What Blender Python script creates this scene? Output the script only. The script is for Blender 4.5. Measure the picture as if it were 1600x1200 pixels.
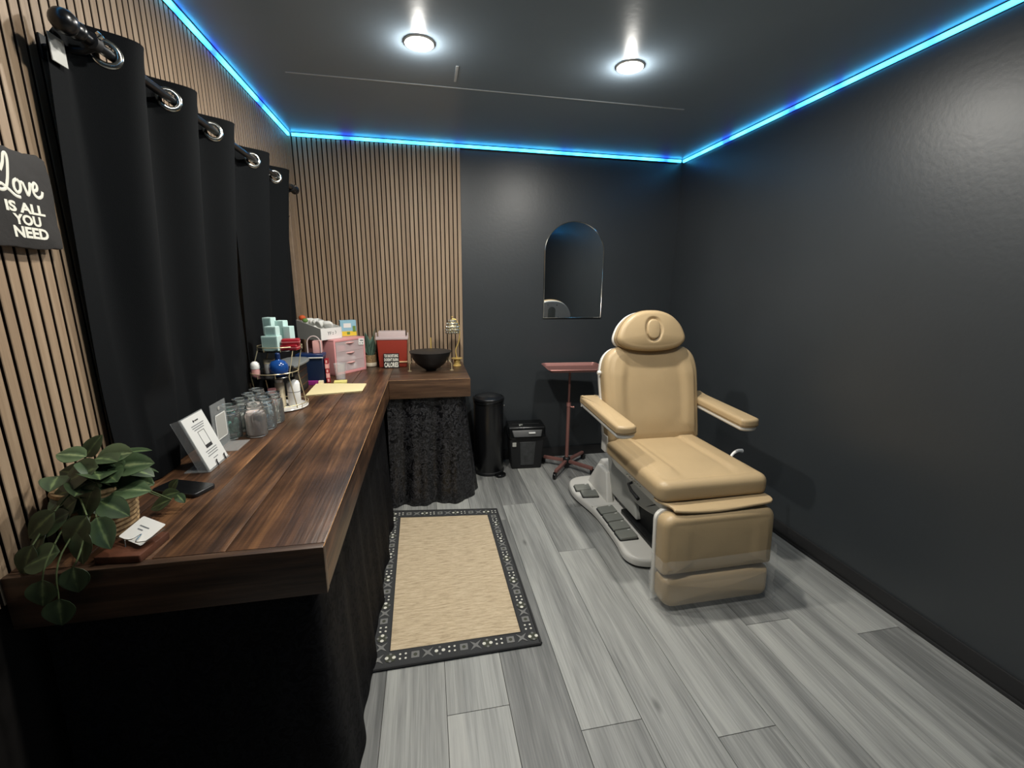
import bpy, bmesh, math, random
from mathutils import Matrix, Vector
random.seed(7)
PI = math.pi
S = bpy.context.scene
C = S.collection
for o in list(bpy.data.objects):
    bpy.data.objects.remove(o)

# ---------------------------------------------------------------- camera
W, D, H = 2.922, 3.424, 2.44          # room: x 0..W, back wall y=D, ceiling H
REAR = -1.0                           # wall behind the camera
cam = bpy.data.cameras.new('camera'); cam.sensor_width = 36; cam.lens = 673.7 / 1600 * 36
cam.clip_start = 0.02
camo = bpy.data.objects.new('camera', cam); C.objects.link(camo)
cr = Vector((0.98143388, -0.19162326, 0.0082501)); cu = Vector((0.03440442, 0.21819882, 0.9752977)); cf = Vector((0.18868989, 0.95690637, -0.2207404))
camo.matrix_world = Matrix(((cr.x, cu.x, -cf.x, 0.87265), (cr.y, cu.y, -cf.y, 0.0), (cr.z, cu.z, -cf.z, 1.45063), (0, 0, 0, 1)))
S.camera = camo

# ---------------------------------------------------------------- world, exposure
w = bpy.data.worlds.new('world'); S.world = w; w.use_nodes = True
w.node_tree.nodes['Background'].inputs[0].default_value = (0.0, 0.0, 0.0, 1)
w.node_tree.nodes['Background'].inputs[1].default_value = 0.0
S.view_settings.view_transform = 'Standard'; S.view_settings.look = 'None'
S.view_settings.exposure = -0.8; S.view_settings.gamma = 1; S.view_settings.use_curve_mapping = False
LAMP_W = 40.0                          # each recessed downlight
LED_E = 11.5

# ---------------------------------------------------------------- materials
def lin(c):
    return tuple(((x / 255) / 12.92 if x / 255 <= 0.04045 else ((x / 255 + 0.055) / 1.055) ** 2.4) for x in c[:3]) + (1.0,)
M = {}
def mat(name, rgb, rough=0.5, metal=0.0, spec=0.5, var=0.0, vscale=6.0, bump=0.0, bscale=80.0, trans=0.0, ior=1.45, alpha=1.0, emit=0.0, stretch=None, coat=0.0, sheen=0.0, rand=0.0):
    m = bpy.data.materials.new(name); m.use_nodes = True
    nt = m.node_tree; b = nt.nodes['Principled BSDF']
    L = lin(rgb)
    b.inputs['Base Color'].default_value = L
    b.inputs['Roughness'].default_value = rough; b.inputs['Metallic'].default_value = metal
    b.inputs['Specular IOR Level'].default_value = spec; b.inputs['IOR'].default_value = ior
    b.inputs['Transmission Weight'].default_value = trans; b.inputs['Alpha'].default_value = alpha
    b.inputs['Coat Weight'].default_value = coat; b.inputs['Sheen Weight'].default_value = sheen
    if emit:
        b.inputs['Emission Color'].default_value = L; b.inputs['Emission Strength'].default_value = emit
    if var or bump or rand:
        tc = nt.nodes.new('ShaderNodeTexCoord'); mp = nt.nodes.new('ShaderNodeMapping')
        nt.links.new(tc.outputs['Object'], mp.inputs[0])
        if stretch: mp.inputs['Scale'].default_value = stretch
    if var:
        n = nt.nodes.new('ShaderNodeTexNoise'); n.inputs['Scale'].default_value = vscale; n.inputs['Detail'].default_value = 6
        nt.links.new(mp.outputs[0], n.inputs['Vector'])
        r = nt.nodes.new('ShaderNodeValToRGB')
        r.color_ramp.elements[0].position = 0.3; r.color_ramp.elements[1].position = 0.7
        r.color_ramp.elements[0].color = tuple(max(0, x * (1 - var)) for x in L[:3]) + (1,)
        r.color_ramp.elements[1].color = tuple(min(1, x * (1 + var)) for x in L[:3]) + (1,)
        nt.links.new(n.outputs['Fac'], r.inputs[0]); nt.links.new(r.outputs[0], b.inputs['Base Color'])
    if bump:
        n2 = nt.nodes.new('ShaderNodeTexNoise'); n2.inputs['Scale'].default_value = bscale; n2.inputs['Detail'].default_value = 4
        nt.links.new(mp.outputs[0], n2.inputs['Vector'])
        bp = nt.nodes.new('ShaderNodeBump'); bp.inputs['Strength'].default_value = bump; bp.inputs['Distance'].default_value = 0.002
        nt.links.new(n2.outputs['Fac'], bp.inputs['Height']); nt.links.new(bp.outputs[0], b.inputs['Normal'])
    M[name] = m
    return m

def wood(name, ramp, sc, rough=0.5, bump=0.2, per_object=True, knots=0.0, spec=0.5, fine=(1, 1, 1), tint=0.35, blotch=0.0):
    """streaky wood: noise stretched by sc, ramp = [(pos, rgb)...]; every piece gets its own offset and tone"""
    m = bpy.data.materials.new(name); m.use_nodes = True; nt = m.node_tree; N = nt.nodes; Lk = nt.links
    b = N['Principled BSDF']; b.inputs['Roughness'].default_value = rough; b.inputs['Specular IOR Level'].default_value = spec
    tc = N.new('ShaderNodeTexCoord'); oi = N.new('ShaderNodeObjectInfo')
    mul = N.new('ShaderNodeMath'); mul.operation = 'MULTIPLY'; mul.inputs[1].default_value = 37.0 if per_object else 0.0
    Lk.new(oi.outputs['Random'], mul.inputs[0])
    add = N.new('ShaderNodeVectorMath'); add.operation = 'ADD'; Lk.new(tc.outputs['Object'], add.inputs[0]); Lk.new(mul.outputs[0], add.inputs[1])
    mp = N.new('ShaderNodeMapping'); mp.inputs['Scale'].default_value = sc; Lk.new(add.outputs[0], mp.inputs[0])
    n = N.new('ShaderNodeTexNoise'); n.inputs['Scale'].default_value = 1; n.inputs['Detail'].default_value = 5; n.inputs['Roughness'].default_value = 0.62; n.inputs['Distortion'].default_value = 0.35
    Lk.new(mp.outputs[0], n.inputs['Vector'])
    mp2 = N.new('ShaderNodeMapping'); mp2.inputs['Scale'].default_value = (sc[0] * 6 * fine[0], sc[1] * 6 * fine[1], sc[2] * 6 * fine[2]); Lk.new(add.outputs[0], mp2.inputs[0])
    n2 = N.new('ShaderNodeTexNoise'); n2.inputs['Scale'].default_value = 1; n2.inputs['Detail'].default_value = 3; Lk.new(mp2.outputs[0], n2.inputs['Vector'])
    mix = N.new('ShaderNodeMix'); mix.data_type = 'FLOAT'; mix.inputs['Factor'].default_value = 0.3
    Lk.new(n.outputs['Fac'], mix.inputs['A']); Lk.new(n2.outputs['Fac'], mix.inputs['B'])
    sh = N.new('ShaderNodeMath'); sh.operation = 'MULTIPLY_ADD'; sh.inputs[1].default_value = tint * 0.5; sh.inputs[2].default_value = -tint * 0.25
    Lk.new(oi.outputs['Random'], sh.inputs[0])
    sm = N.new('ShaderNodeMath'); sm.operation = 'ADD'; Lk.new(mix.outputs['Result'], sm.inputs[0]); Lk.new(sh.outputs[0], sm.inputs[1])
    r = N.new('ShaderNodeValToRGB')
    els = r.color_ramp.elements
    els[0].position, els[0].color = ramp[0][0], lin(ramp[0][1]); els[1].position, els[1].color = ramp[-1][0], lin(ramp[-1][1])
    for p, c in ramp[1:-1]:
        e = els.new(p); e.color = lin(c)
    Lk.new(sm.outputs[0], r.inputs[0])
    col = r.outputs[0]
    if knots:
        v = N.new('ShaderNodeTexVoronoi'); v.inputs['Scale'].default_value = 1.0
        mpk = N.new('ShaderNodeMapping'); mpk.inputs['Scale'].default_value = (5.5, 2.2, 5.5); Lk.new(add.outputs[0], mpk.inputs[0]); Lk.new(mpk.outputs[0], v.inputs['Vector'])
        kr = N.new('ShaderNodeMapRange'); kr.inputs['From Min'].default_value = 0.02; kr.inputs['From Max'].default_value = 0.085; kr.inputs['To Min'].default_value = 1 - knots; kr.inputs['To Max'].default_value = 1
        Lk.new(v.outputs['Distance'], kr.inputs['Value'])
        mm = N.new('ShaderNodeMix'); mm.data_type = 'RGBA'; mm.blend_type = 'MULTIPLY'; mm.inputs['Factor'].default_value = 1
        Lk.new(col, mm.inputs['A']); Lk.new(kr.outputs['Result'], mm.inputs['B']); col = mm.outputs['Result']
    if blotch:
        nb = N.new('ShaderNodeTexNoise'); nb.inputs['Scale'].default_value = 5.0; nb.inputs['Detail'].default_value = 4; Lk.new(add.outputs[0], nb.inputs['Vector'])
        br_ = N.new('ShaderNodeMapRange'); br_.inputs['From Min'].default_value = 0.35; br_.inputs['From Max'].default_value = 0.68; br_.inputs['To Min'].default_value = 1 - blotch; br_.inputs['To Max'].default_value = 1 + blotch
        Lk.new(nb.outputs['Fac'], br_.inputs['Value'])
        wv = N.new('ShaderNodeTexWave'); wv.bands_direction = 'Y'; wv.inputs['Scale'].default_value = 42; wv.inputs['Distortion'].default_value = 5; wv.inputs['Detail'].default_value = 2; Lk.new(tc.outputs['Object'], wv.inputs['Vector'])
        wr_ = N.new('ShaderNodeMapRange'); wr_.inputs['To Min'].default_value = 0.86; wr_.inputs['To Max'].default_value = 1.08; Lk.new(wv.outputs['Fac'], wr_.inputs['Value'])
        pm_ = N.new('ShaderNodeMath'); pm_.operation = 'MULTIPLY'; Lk.new(br_.outputs['Result'], pm_.inputs[0]); Lk.new(wr_.outputs['Result'], pm_.inputs[1])
        mb = N.new('ShaderNodeVectorMath'); mb.operation = 'SCALE'; Lk.new(col, mb.inputs[0]); Lk.new(pm_.outputs[0], mb.inputs['Scale']); col = mb.outputs[0]
    Lk.new(col, b.inputs['Base Color'])
    bp = N.new('ShaderNodeBump'); bp.inputs['Strength'].default_value = bump; bp.inputs['Distance'].default_value = 0.0015
    Lk.new(n2.outputs['Fac'], bp.inputs['Height']); Lk.new(bp.outputs[0], b.inputs['Normal'])
    M[name] = m
    return m

mat('wall_black', (49, 53, 56), 0.4, spec=0.7, bump=0.25, bscale=45, var=0.06, vscale=2)
mat('ceiling_black', (142, 160, 176), 0.32, spec=0.55, bump=0.2, bscale=30, var=0.06, vscale=1.5)  # black ceiling with veiling haze and sheen put into a paler colour
mat('slat_back', (14, 9, 6), 0.9)
wood('slat_wood', [(0.25, (134, 112, 89)), (0.5, (158, 135, 110)), (0.75, (178, 156, 131))], (40, 40, 1.6), rough=0.55, bump=0.25, tint=0.25)
wood('plank_wood', [(0.25, (84, 85, 84)), (0.4, (112, 113, 111)), (0.5, (134, 135, 132)), (0.6, (153, 154, 150)), (0.78, (174, 174, 169))], (13, 0.7, 13), rough=0.5, bump=0.25, knots=0.5, tint=0.4, fine=(2.2, 1.2, 2.2))
wood('counter_wood', [(0.28, (30, 21, 16)), (0.42, (58, 40, 29)), (0.53, (84, 58, 40)), (0.64, (116, 82, 54)), (0.78, (156, 118, 80))], (19, 0.9, 19), rough=0.36, bump=0.5, tint=0.25, blotch=0.45)
wood('counter_wood_cross', [(0.28, (34, 25, 19)), (0.42, (60, 44, 33)), (0.56, (84, 62, 46)), (0.78, (120, 94, 70))], (1.2, 16, 20), rough=0.38, bump=0.45, tint=0.2)
mat('slat_core', (44, 31, 22), 0.85)
mat('seam', (16, 10, 7), 0.9)
mat('edge_wear', (150, 112, 74), 0.6, var=0.4, vscale=40)
mat('grout', (40, 38, 34), 0.9)
mat('base_black', (36, 36, 37), 0.45)
mat('leather', (178, 155, 119), 0.38, var=0.05, vscale=5, bump=0.25, bscale=260, spec=0.45)
mat('leather_seam', (118, 98, 68), 0.6)
mat('shell_white', (214, 212, 205), 0.35, var=0.04, vscale=3)
mat('shell_grey', (176, 176, 170), 0.4)
mat('pedal_grey', (132, 134, 127), 0.5)
mat('dark_plastic', (26, 27, 28), 0.4)
mat('black_gloss', (14, 15, 16), 0.22)
mat('black_matte', (22, 23, 25), 0.6)
mat('metal_black', (18, 19, 21), 0.28, metal=0.0, spec=0.7)
mat('chrome', (225, 222, 212), 0.14, metal=1.0)
mat('gold', (224, 192, 116), 0.3, metal=0.45)
mat('pale_gold', (222, 206, 166), 0.3, metal=0.6)
mat('rose', (186, 132, 124), 0.32, metal=0.55)
mat('rose_pole', (150, 106, 99), 0.38, metal=0.45)
mat('curtain', (17, 19, 21), 0.9, spec=0.15, bump=0.3, bscale=500)
mat('satin', (12, 12, 14), 0.75, spec=0.15)
mat('mirror', (235, 238, 238), 0.015, metal=1.0)
mat('white', (238, 238, 234), 0.5)
mat('paper', (240, 239, 233), 0.7)
mat('ink', (40, 40, 42), 0.7)
mat('ink_grey', (120, 122, 124), 0.7)
mat('sign_white', (212, 213, 210), 0.5)
mat('slate', (44, 42, 41), 0.75, var=0.2, vscale=14, bump=0.6, bscale=50)
mat('chalk', (236, 234, 220), 0.7)
mat('manila', (238, 222, 172), 0.7)
mat('note_yellow', (244, 232, 140), 0.7)
mat('teal_box', (192, 220, 215), 0.55)
mat('teal_box_side', (158, 190, 186), 0.55)
mat('red_box', (150, 26, 40), 0.4)
mat('sharps_red', (150, 54, 40), 0.45)
mat('lid_haze', (226, 208, 206), 0.4, alpha=0.75)
mat('pink', (226, 158, 158), 0.45)
mat('pink_soft', (232, 178, 172), 0.45)
mat('pink_clear', (240, 222, 222), 0.22, alpha=0.38)
mat('clear_plastic', (235, 238, 236), 0.12, alpha=0.2)
mat('film', (240, 240, 235), 0.22, alpha=0.15, bump=1.0, bscale=14)
mat('acrylic', (220, 226, 226), 0.05, alpha=0.16)
mat('blue_deep', (22, 46, 92), 0.35)
mat('blue_gloss', (26, 70, 136), 0.16, spec=0.7, var=0.25, vscale=30)
mat('navy', (18, 34, 62), 0.4)
mat('purple', (140, 40, 120), 0.5)
mat('cream', (236, 222, 190), 0.6)
mat('grey_lid', (120, 124, 124), 0.5)
mat('smoke', (58, 60, 61), 0.3, var=0.3, vscale=30)
mat('brow', (64, 65, 65), 0.35)
mat('marble', (214, 212, 206), 0.15, var=0.12, vscale=9)
mat('orange', (206, 92, 44), 0.6)
mat('yellow', (232, 206, 70), 0.5)
mat('sky_card', (150, 196, 214), 0.5)
mat('green_card', (104, 140, 70), 0.6)
mat('gauze', (228, 228, 222), 0.9, bump=1.0, bscale=60)
mat('teal_fill', (120, 188, 176), 0.7)
mat('rope', (150, 124, 88), 0.85, var=0.35, vscale=90, bump=0.8, bscale=160)
mat('rope_white', (226, 214, 190), 0.8, bump=0.6, bscale=160)
mat('stem', (78, 92, 56), 0.6)
mat('soil', (40, 28, 20), 0.95)
mat('bowl_black', (26, 28, 31), 0.42, spec=0.6)
mat('bowl_in', (52, 56, 60), 0.25, spec=0.7)
mat('card_wood', (78, 44, 28), 0.5, var=0.3, vscale=25)
mat('casing_wood', (138, 118, 98), 0.6, var=0.15, vscale=20)
mat('binding', (42, 42, 43), 0.85, bump=0.5, bscale=300)
mat('window_glass', (12, 14, 16), 0.05)
mat('candle', (238, 196, 150), 0.6)
mat('lamp_glow', (255, 240, 214), 0.5, emit=32.0)
mat('trim_ring', (226, 222, 214), 0.5)
mat('tape', (214, 222, 226), 0.32, spec=0.6)

# glass that stays clear in few bounces
def glass(name, rgb, rough=-0.02, haze=0.06, ior=1.6):
    m = bpy.data.materials.new(name); m.use_nodes = True; nt = m.node_tree; N = nt.nodes
    out = N['Material Output']; N.remove(N['Principled BSDF'])
    t = N.new('ShaderNodeBsdfTransparent'); t.inputs[0].default_value = lin(rgb)
    d = N.new('ShaderNodeBsdfDiffuse'); d.inputs[0].default_value = (0.8, 0.84, 0.82, 1)
    m0 = N.new('ShaderNodeMixShader'); m0.inputs[0].default_value = haze; nt.links.new(t.outputs[0], m0.inputs[1]); nt.links.new(d.outputs[0], m0.inputs[2])
    g = N.new('ShaderNodeBsdfGlossy'); g.inputs['Roughness'].default_value = rough + 0.04; g.inputs[0].default_value = (0.95, 0.97, 0.96, 1)
    f = N.new('ShaderNodeFresnel'); f.inputs[0].default_value = ior
    mx = N.new('ShaderNodeMixShader'); nt.links.new(f.outputs[0], mx.inputs[0]); nt.links.new(m0.outputs[0], mx.inputs[1]); nt.links.new(g.outputs[0], mx.inputs[2])
    nt.links.new(mx.outputs[0], out.inputs[0]); M[name] = m
glass('jar_glass', (247, 250, 248), haze=0.11, ior=1.9)
glass('jar_rim', (240, 245, 243), haze=0.5, ior=1.9)  # milky glass, edge highlights of the jars put into the colour
glass('pane_glass', (240, 245, 244), haze=0.08)

# leaf: lighter midrib and veins as the leaf's own colouring
def leaf_mat(name, dark, light, rib):
    m = bpy.data.materials.new(name); m.use_nodes = True; nt = m.node_tree; N = nt.nodes; Lk = nt.links
    b = N['Principled BSDF']; b.inputs['Roughness'].default_value = 0.42
    uv = N.new('ShaderNodeUVMap'); sp = N.new('ShaderNodeSeparateXYZ'); Lk.new(uv.outputs[0], sp.inputs[0])
    a = N.new('ShaderNodeMath'); a.operation = 'SUBTRACT'; a.inputs[1].default_value = 0.5; Lk.new(sp.outputs[0], a.inputs[0])
    ab = N.new('ShaderNodeMath'); ab.operation = 'ABSOLUTE'; Lk.new(a.outputs[0], ab.inputs[0])
    tc = N.new('ShaderNodeTexCoord'); n = N.new('ShaderNodeTexNoise'); n.inputs['Scale'].default_value = 45; Lk.new(tc.outputs['Object'], n.inputs['Vector'])
    nm = N.new('ShaderNodeMath'); nm.operation = 'MULTIPLY_ADD'; nm.inputs[1].default_value = 0.22; nm.inputs[2].default_value = -0.11; Lk.new(n.outputs['Fac'], nm.inputs[0])
    ad = N.new('ShaderNodeMath'); ad.operation = 'ADD'; Lk.new(ab.outputs[0], ad.inputs[0]); Lk.new(nm.outputs[0], ad.inputs[1])
    r = N.new('ShaderNodeValToRGB'); e = r.color_ramp.elements
    e[0].position = 0.0; e[0].color = lin(rib); e[1].position = 0.5; e[1].color = lin(dark)
    x = e.new(0.06); x.color = lin(light)
    x = e.new(0.16); x.color = lin(dark)
    x = e.new(0.47); x.color = lin(light)
    Lk.new(ad.outputs[0], r.inputs[0]); Lk.new(r.outputs[0], b.inputs['Base Color']); M[name] = m
leaf_mat('leaf', (44, 60, 38), (60, 78, 50), (104, 122, 78))
leaf_mat('leaf_pale', (62, 82, 54), (96, 116, 82), (150, 164, 116))
leaf_mat('snake_leaf', (70, 98, 86), (120, 150, 132), (92, 120, 104))

# LED strip: cyan with deeper blue diodes along the length
def led_mat(name, axis, strength):
    m = bpy.data.materials.new(name); m.use_nodes = True; nt = m.node_tree; N = nt.nodes; Lk = nt.links
    b = N['Principled BSDF']
    tc = N.new('ShaderNodeTexCoord'); mp = N.new('ShaderNodeMapping')
    mp.inputs['Scale'].default_value = (5.0 if axis == 'x' else 0, 5.0 if axis == 'y' else 0, 0)
    Lk.new(tc.outputs['Object'], mp.inputs[0])
    n = N.new('ShaderNodeTexNoise'); n.inputs['Scale'].default_value = 1; n.inputs['Detail'].default_value = 2; Lk.new(mp.outputs[0], n.inputs['Vector'])
    r = N.new('ShaderNodeValToRGB'); e = r.color_ramp.elements
    e[0].position = 0.36; e[0].color = lin((22, 76, 240)); e[1].position = 0.46; e[1].color = lin((50, 176, 250))
    x = e.new(0.75); x.color = lin((80, 204, 250))
    Lk.new(n.outputs['Fac'], r.inputs[0]); Lk.new(r.outputs[0], b.inputs['Emission Color']); b.inputs['Emission Strength'].default_value = strength
    b.inputs['Base Color'].default_value = lin((180, 220, 235)); M[name] = m
led_mat('led_x', 'x', LED_E); led_mat('led_y', 'y', LED_E)

# ---------------------------------------------------------------- geometry helpers (world coordinates)
def box(x0, x1, y0, y1, z0, z1, bev=0.0, seg=2):
    bm = bmesh.new(); bmesh.ops.create_cube(bm, size=1)
    for v in bm.verts:
        v.co = Vector(((x0 + x1) / 2 + v.co.x * (x1 - x0), (y0 + y1) / 2 + v.co.y * (y1 - y0), (z0 + z1) / 2 + v.co.z * (z1 - z0)))
    if bev:
        bmesh.ops.bevel(bm, geom=list(bm.edges), offset=bev, segments=seg, affect='EDGES', profile=0.6)
    bm.verts.index_update()
    g = ([v.co.copy() for v in bm.verts], [[v.index for v in f.verts] for f in bm.faces]); bm.free()
    return g
def T(g, mtx):
    return ([mtx @ Vector(v) for v in g[0]], g[1])
def at(g, x, y, z, rz=0, rx=0, ry=0):
    return T(g, Matrix.Translation((x, y, z)) @ Matrix.Rotation(rz, 4, 'Z') @ Matrix.Rotation(ry, 4, 'Y') @ Matrix.Rotation(rx, 4, 'X'))
def J(*gs):
    V, F = [], []
    for g in gs:
        k = len(V); V += list(g[0]); F += [[i + k for i in f] for f in g[1]]
    return (V, F)
def lathe(prof, n=24, cx=0, cy=0, cz=0, cap=True):
    V, F = [], []
    for r, z in prof:
        for i in range(n):
            a = 2 * PI * i / n; V.append(Vector((cx + r * math.cos(a), cy + r * math.sin(a), cz + z)))
    for j in range(len(prof) - 1):
        for i in range(n):
            k = (i + 1) % n; F.append([j * n + i, j * n + k, (j + 1) * n + k, (j + 1) * n + i])
    if cap:
        if prof[0][0] > 1e-5: F.append([i for i in range(n)][::-1])
        if prof[-1][0] > 1e-5: F.append([(len(prof) - 1) * n + i for i in range(n)])
    return (V, F)
def cyl(cx, cy, z0, z1, r, n=20, r2=None):
    return lathe([(r, z0), (r if r2 is None else r2, z1)], n, cx, cy)
def spline(P, n=8, closed=False):
    P = [Vector(p) for p in P]; out = []; m = len(P)
    rng = range(m) if closed else range(m - 1)
    for i in rng:
        p0 = P[(i - 1) % m] if closed or i > 0 else P[0]; p1 = P[i]; p2 = P[(i + 1) % m]; p3 = P[(i + 2) % m] if closed or i + 2 < m else P[-1]
        for k in range(n):
            t = k / n
            out.append(0.5 * ((2 * p1) + (p2 - p0) * t + (2 * p0 - 5 * p1 + 4 * p2 - p3) * t * t + (3 * p1 - p0 - 3 * p2 + p3) * t ** 3))
    if not closed: out.append(P[-1])
    return out
def tube(path, r, n=8, closed=False, rfn=None):
    P = [Vector(p) for p in path]; V, F = [], []; m = len(P); up = None
    for i in range(m):
        a = P[(i - 1) % m] if closed or i > 0 else P[i]; b = P[(i + 1) % m] if closed or i < m - 1 else P[i]
        t = (b - a).normalized()
        if up is None: up = Vector((0, 0, 1)) if abs(t.z) < 0.9 else Vector((1, 0, 0))
        s = t.cross(up).normalized(); up = s.cross(t).normalized()
        rr = r if rfn is None else rfn(i / max(1, m - 1)) * r
        for k in range(n):
            an = 2 * PI * k / n; V.append(P[i] + rr * (math.cos(an) * s + math.sin(an) * up))
    for i in range(m if closed else m - 1):
        for k in range(n):
            q = (k + 1) % n; j = (i + 1) % m; F.append([i * n + k, i * n + q, j * n + q, j * n + k])
    if not closed:
        F.append([k for k in range(n)][::-1]); F.append([(m - 1) * n + k for k in range(n)])
    return (V, F)
def rrect(x0, x1, y0, y1, r, n=5):
    if not isinstance(r, (tuple, list)): r = (r,) * 4
    out = []
    for (cx, cy, a0, q) in ((x1, y1, 0, r[0]), (x0, y1, 90, r[1]), (x0, y0, 180, r[2]), (x1, y0, 270, r[3])):
        sx = -1 if cx == x1 else 1; sy = -1 if cy == y1 else 1
        for k in range(n + 1):
            a = math.radians(a0 + 90 * k / n); out.append((cx + sx * q + q * math.cos(a), cy + sy * q + q * math.sin(a)))
    return out
def densify(o, step):
    out = []
    for i in range(len(o)):
        a = Vector(o[i]); b = Vector(o[(i + 1) % len(o)]); k = max(1, int((b - a).length / step))
        for j in range(k): out.append(tuple(a + (b - a) * j / k))
    return out
def mirror_outline(half):
    return [(x, y) for x, y in half] + [(-x, y) for x, y in reversed(half) if abs(x) > 1e-6]
def smooth_outline(pts, n=5):
    return [(p.x, p.y) for p in spline([(x, y, 0) for x, y in pts], n, True)]
def pad(o, z0, z1, rt=0.01, rb=0.004, seg=4, rings=1, disp=None, crown=0.0, step=None):
    """cushion: outline extruded z0..z1 with rounded rims; rings + disp shape the top"""
    if step: o = densify(o, step)
    n = len(o); P = [Vector((p[0], p[1])) for p in o]
    ar = sum(P[i].x * P[(i + 1) % n].y - P[(i + 1) % n].x * P[i].y for i in range(n))
    if ar < 0: P.reverse()
    nr = []
    for i in range(n):
        t = P[(i + 1) % n] - P[i - 1]; t = t.normalized() if t.length > 1e-9 else Vector((1, 0)); nr.append(Vector((-t.y, t.x)))
    c = sum(P, Vector((0, 0))) / n
    V, F = [], []
    def layer(ins, z):
        for i in range(n):
            q = P[i] + nr[i] * ins; V.append(Vector((q.x, q.y, z)))
    L = []
    if rb > 0:
        for k in range(seg + 1):
            a = PI / 2 * k / seg; L.append((rb * (1 - math.sin(a)), z0 + rb * (1 - math.cos(a))))
    else: L.append((0, z0))
    if rt > 0:
        for k in range(seg + 1):
            a = PI / 2 * k / seg; L.append((rt * (1 - math.cos(a)), z1 - rt + rt * math.sin(a)))
    else: L.append((0, z1))
    for ins, z in L: layer(ins, z)
    for j in range(len(L) - 1):
        for i in range(n):
            k = (i + 1) % n; F.append([j * n + i, j * n + k, (j + 1) * n + k, (j + 1) * n + i])
    F.append(list(range(n))[::-1])
    base = (len(L) - 1) * n
    if rings <= 1 and not disp and not crown:
        F.append([base + i for i in range(n)])
    else:
        top = [Vector((V[base + i].x, V[base + i].y)) for i in range(n)]
        prev = base
        for q in range(1, rings):
            s = 1 - q / rings
            cur = len(V)
            for i in range(n):
                p = c + (top[i] - c) * s
                V.append(Vector((p.x, p.y, z1 + crown * (1 - s * s) + (disp(p.x, p.y) if disp else 0))))
            for i in range(n):
                k = (i + 1) % n; F.append([prev + i, prev + k, cur + k, cur + i])
            prev = cur
        V.append(Vector((c.x, c.y, z1 + crown + (disp(c.x, c.y) if disp else 0)))); ci = len(V) - 1
        for i in range(n):
            F.append([prev + i, prev + (i + 1) % n, ci])
    return (V, F)
def sheet(fn, nu, nv, closed_u=False):
    V = [Vector(fn(i / nu, j / nv)) for j in range(nv + 1) for i in range(nu + 1)]
    F = [[j * (nu + 1) + i, j * (nu + 1) + i + 1, (j + 1) * (nu + 1) + i + 1, (j + 1) * (nu + 1) + i] for j in range(nv) for i in range(nu)]
    return (V, F)
def thicken(g, t):
    """give a sheet real thickness along its vertex normals"""
    V = [Vector(v) for v in g[0]]; F = g[1]; n = len(V); N = [Vector((0, 0, 0)) for _ in V]
    for f in F:
        q = (V[f[1]] - V[f[0]]).cross(V[f[-1]] - V[f[0]])
        for i in f: N[i] += q
    N = [q.normalized() if q.length > 1e-12 else Vector((0, 0, 1)) for q in N]
    V2 = V + [V[i] - N[i] * t for i in range(n)]; F2 = [list(f) for f in F] + [[i + n for i in reversed(f)] for f in F]
    cnt = {}
    for f in F:
        for a, b in zip(f, f[1:] + f[:1]): cnt[(a, b)] = 1
    for (a, b) in cnt:
        if (b, a) not in cnt: F2.append([b, a, a + n, b + n])
    return (V2, F2)
def sphere(cx, cy, cz, r, n=16, m=10, sz=1.0):
    return lathe([(max(1e-6, r * math.sin(PI * j / m)), -r * sz * math.cos(PI * j / m)) for j in range(m + 1)], n, cx, cy, cz, cap=False)

ORG = {}
def mesh(name, g, m, smooth=40):
    me = bpy.data.meshes.new(name); me.from_pydata([tuple(v) for v in g[0]], [], g[1]); me.update()
    if smooth:
        me.shade_smooth()
        me.set_sharp_from_angle(angle=math.radians(smooth))
    for q in (m if isinstance(m, (list, tuple)) else [m]): me.materials.append(M[q])
    return me
def obj(name, g, m, parent=None, smooth=40):
    """one mesh object; geometry given in world coordinates"""
    if parent is not None: org = ORG[parent.name]
    else:
        xs = [v[0] for v in g[0]]; ys = [v[1] for v in g[0]]; zs = [v[2] for v in g[0]]
        org = Vector(((min(xs) + max(xs)) / 2, (min(ys) + max(ys)) / 2, min(zs)))
    g2 = ([Vector(v) - org for v in g[0]], g[1])
    o = bpy.data.objects.new(name, mesh(name, g2, m, smooth)); C.objects.link(o)
    if parent is not None: o.parent = parent
    else: o.location = org
    ORG[o.name] = org
    return o
def tag(o, label, cat, group=None):
    o['label'] = label; o['category'] = cat
    if group: o['group'] = group
    return o
def thing(name, label, cat, loc, group=None):
    o = bpy.data.objects.new(name, None); C.objects.link(o); o.location = loc; o.empty_display_size = 0.05
    ORG[o.name] = Vector(loc)
    return tag(o, label, cat, group)
def struct(o):
    o['kind'] = 'structure'; return o
def piece(name, me, parent, loc):
    o = bpy.data.objects.new(name, me); C.objects.link(o); o.parent = parent
    o.location = Vector(loc) - ORG[parent.name]; ORG[o.name] = Vector(loc); return o
def text_geo(txt, size, bold=0.0, align='CENTER', depth=0.0006):
    cv = bpy.data.curves.new('t', 'FONT'); cv.body = txt; cv.size = size; cv.align_x = align; cv.offset = bold; cv.extrude = depth; cv.resolution_u = 3
    o = bpy.data.objects.new('t', cv); C.objects.link(o)
    dg = bpy.context.evaluated_depsgraph_get(); me = bpy.data.meshes.new_from_object(o.evaluated_get(dg))
    g = ([v.co.copy() for v in me.vertices], [list(p.vertices) for p in me.polygons])
    bpy.data.objects.remove(o); bpy.data.curves.remove(cv); bpy.data.meshes.remove(me)
    return g
def fit(g, w, h):
    xs = [v.x for v in g[0]]; ys = [v.y for v in g[0]]
    sx = w / (max(xs) - min(xs)); sy = h / (max(ys) - min(ys)); cx = (max(xs) + min(xs)) / 2; cy = (max(ys) + min(ys)) / 2
    return ([Vector(((v.x - cx) * sx, (v.y - cy) * sy, v.z)) for v in g[0]], g[1])
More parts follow.
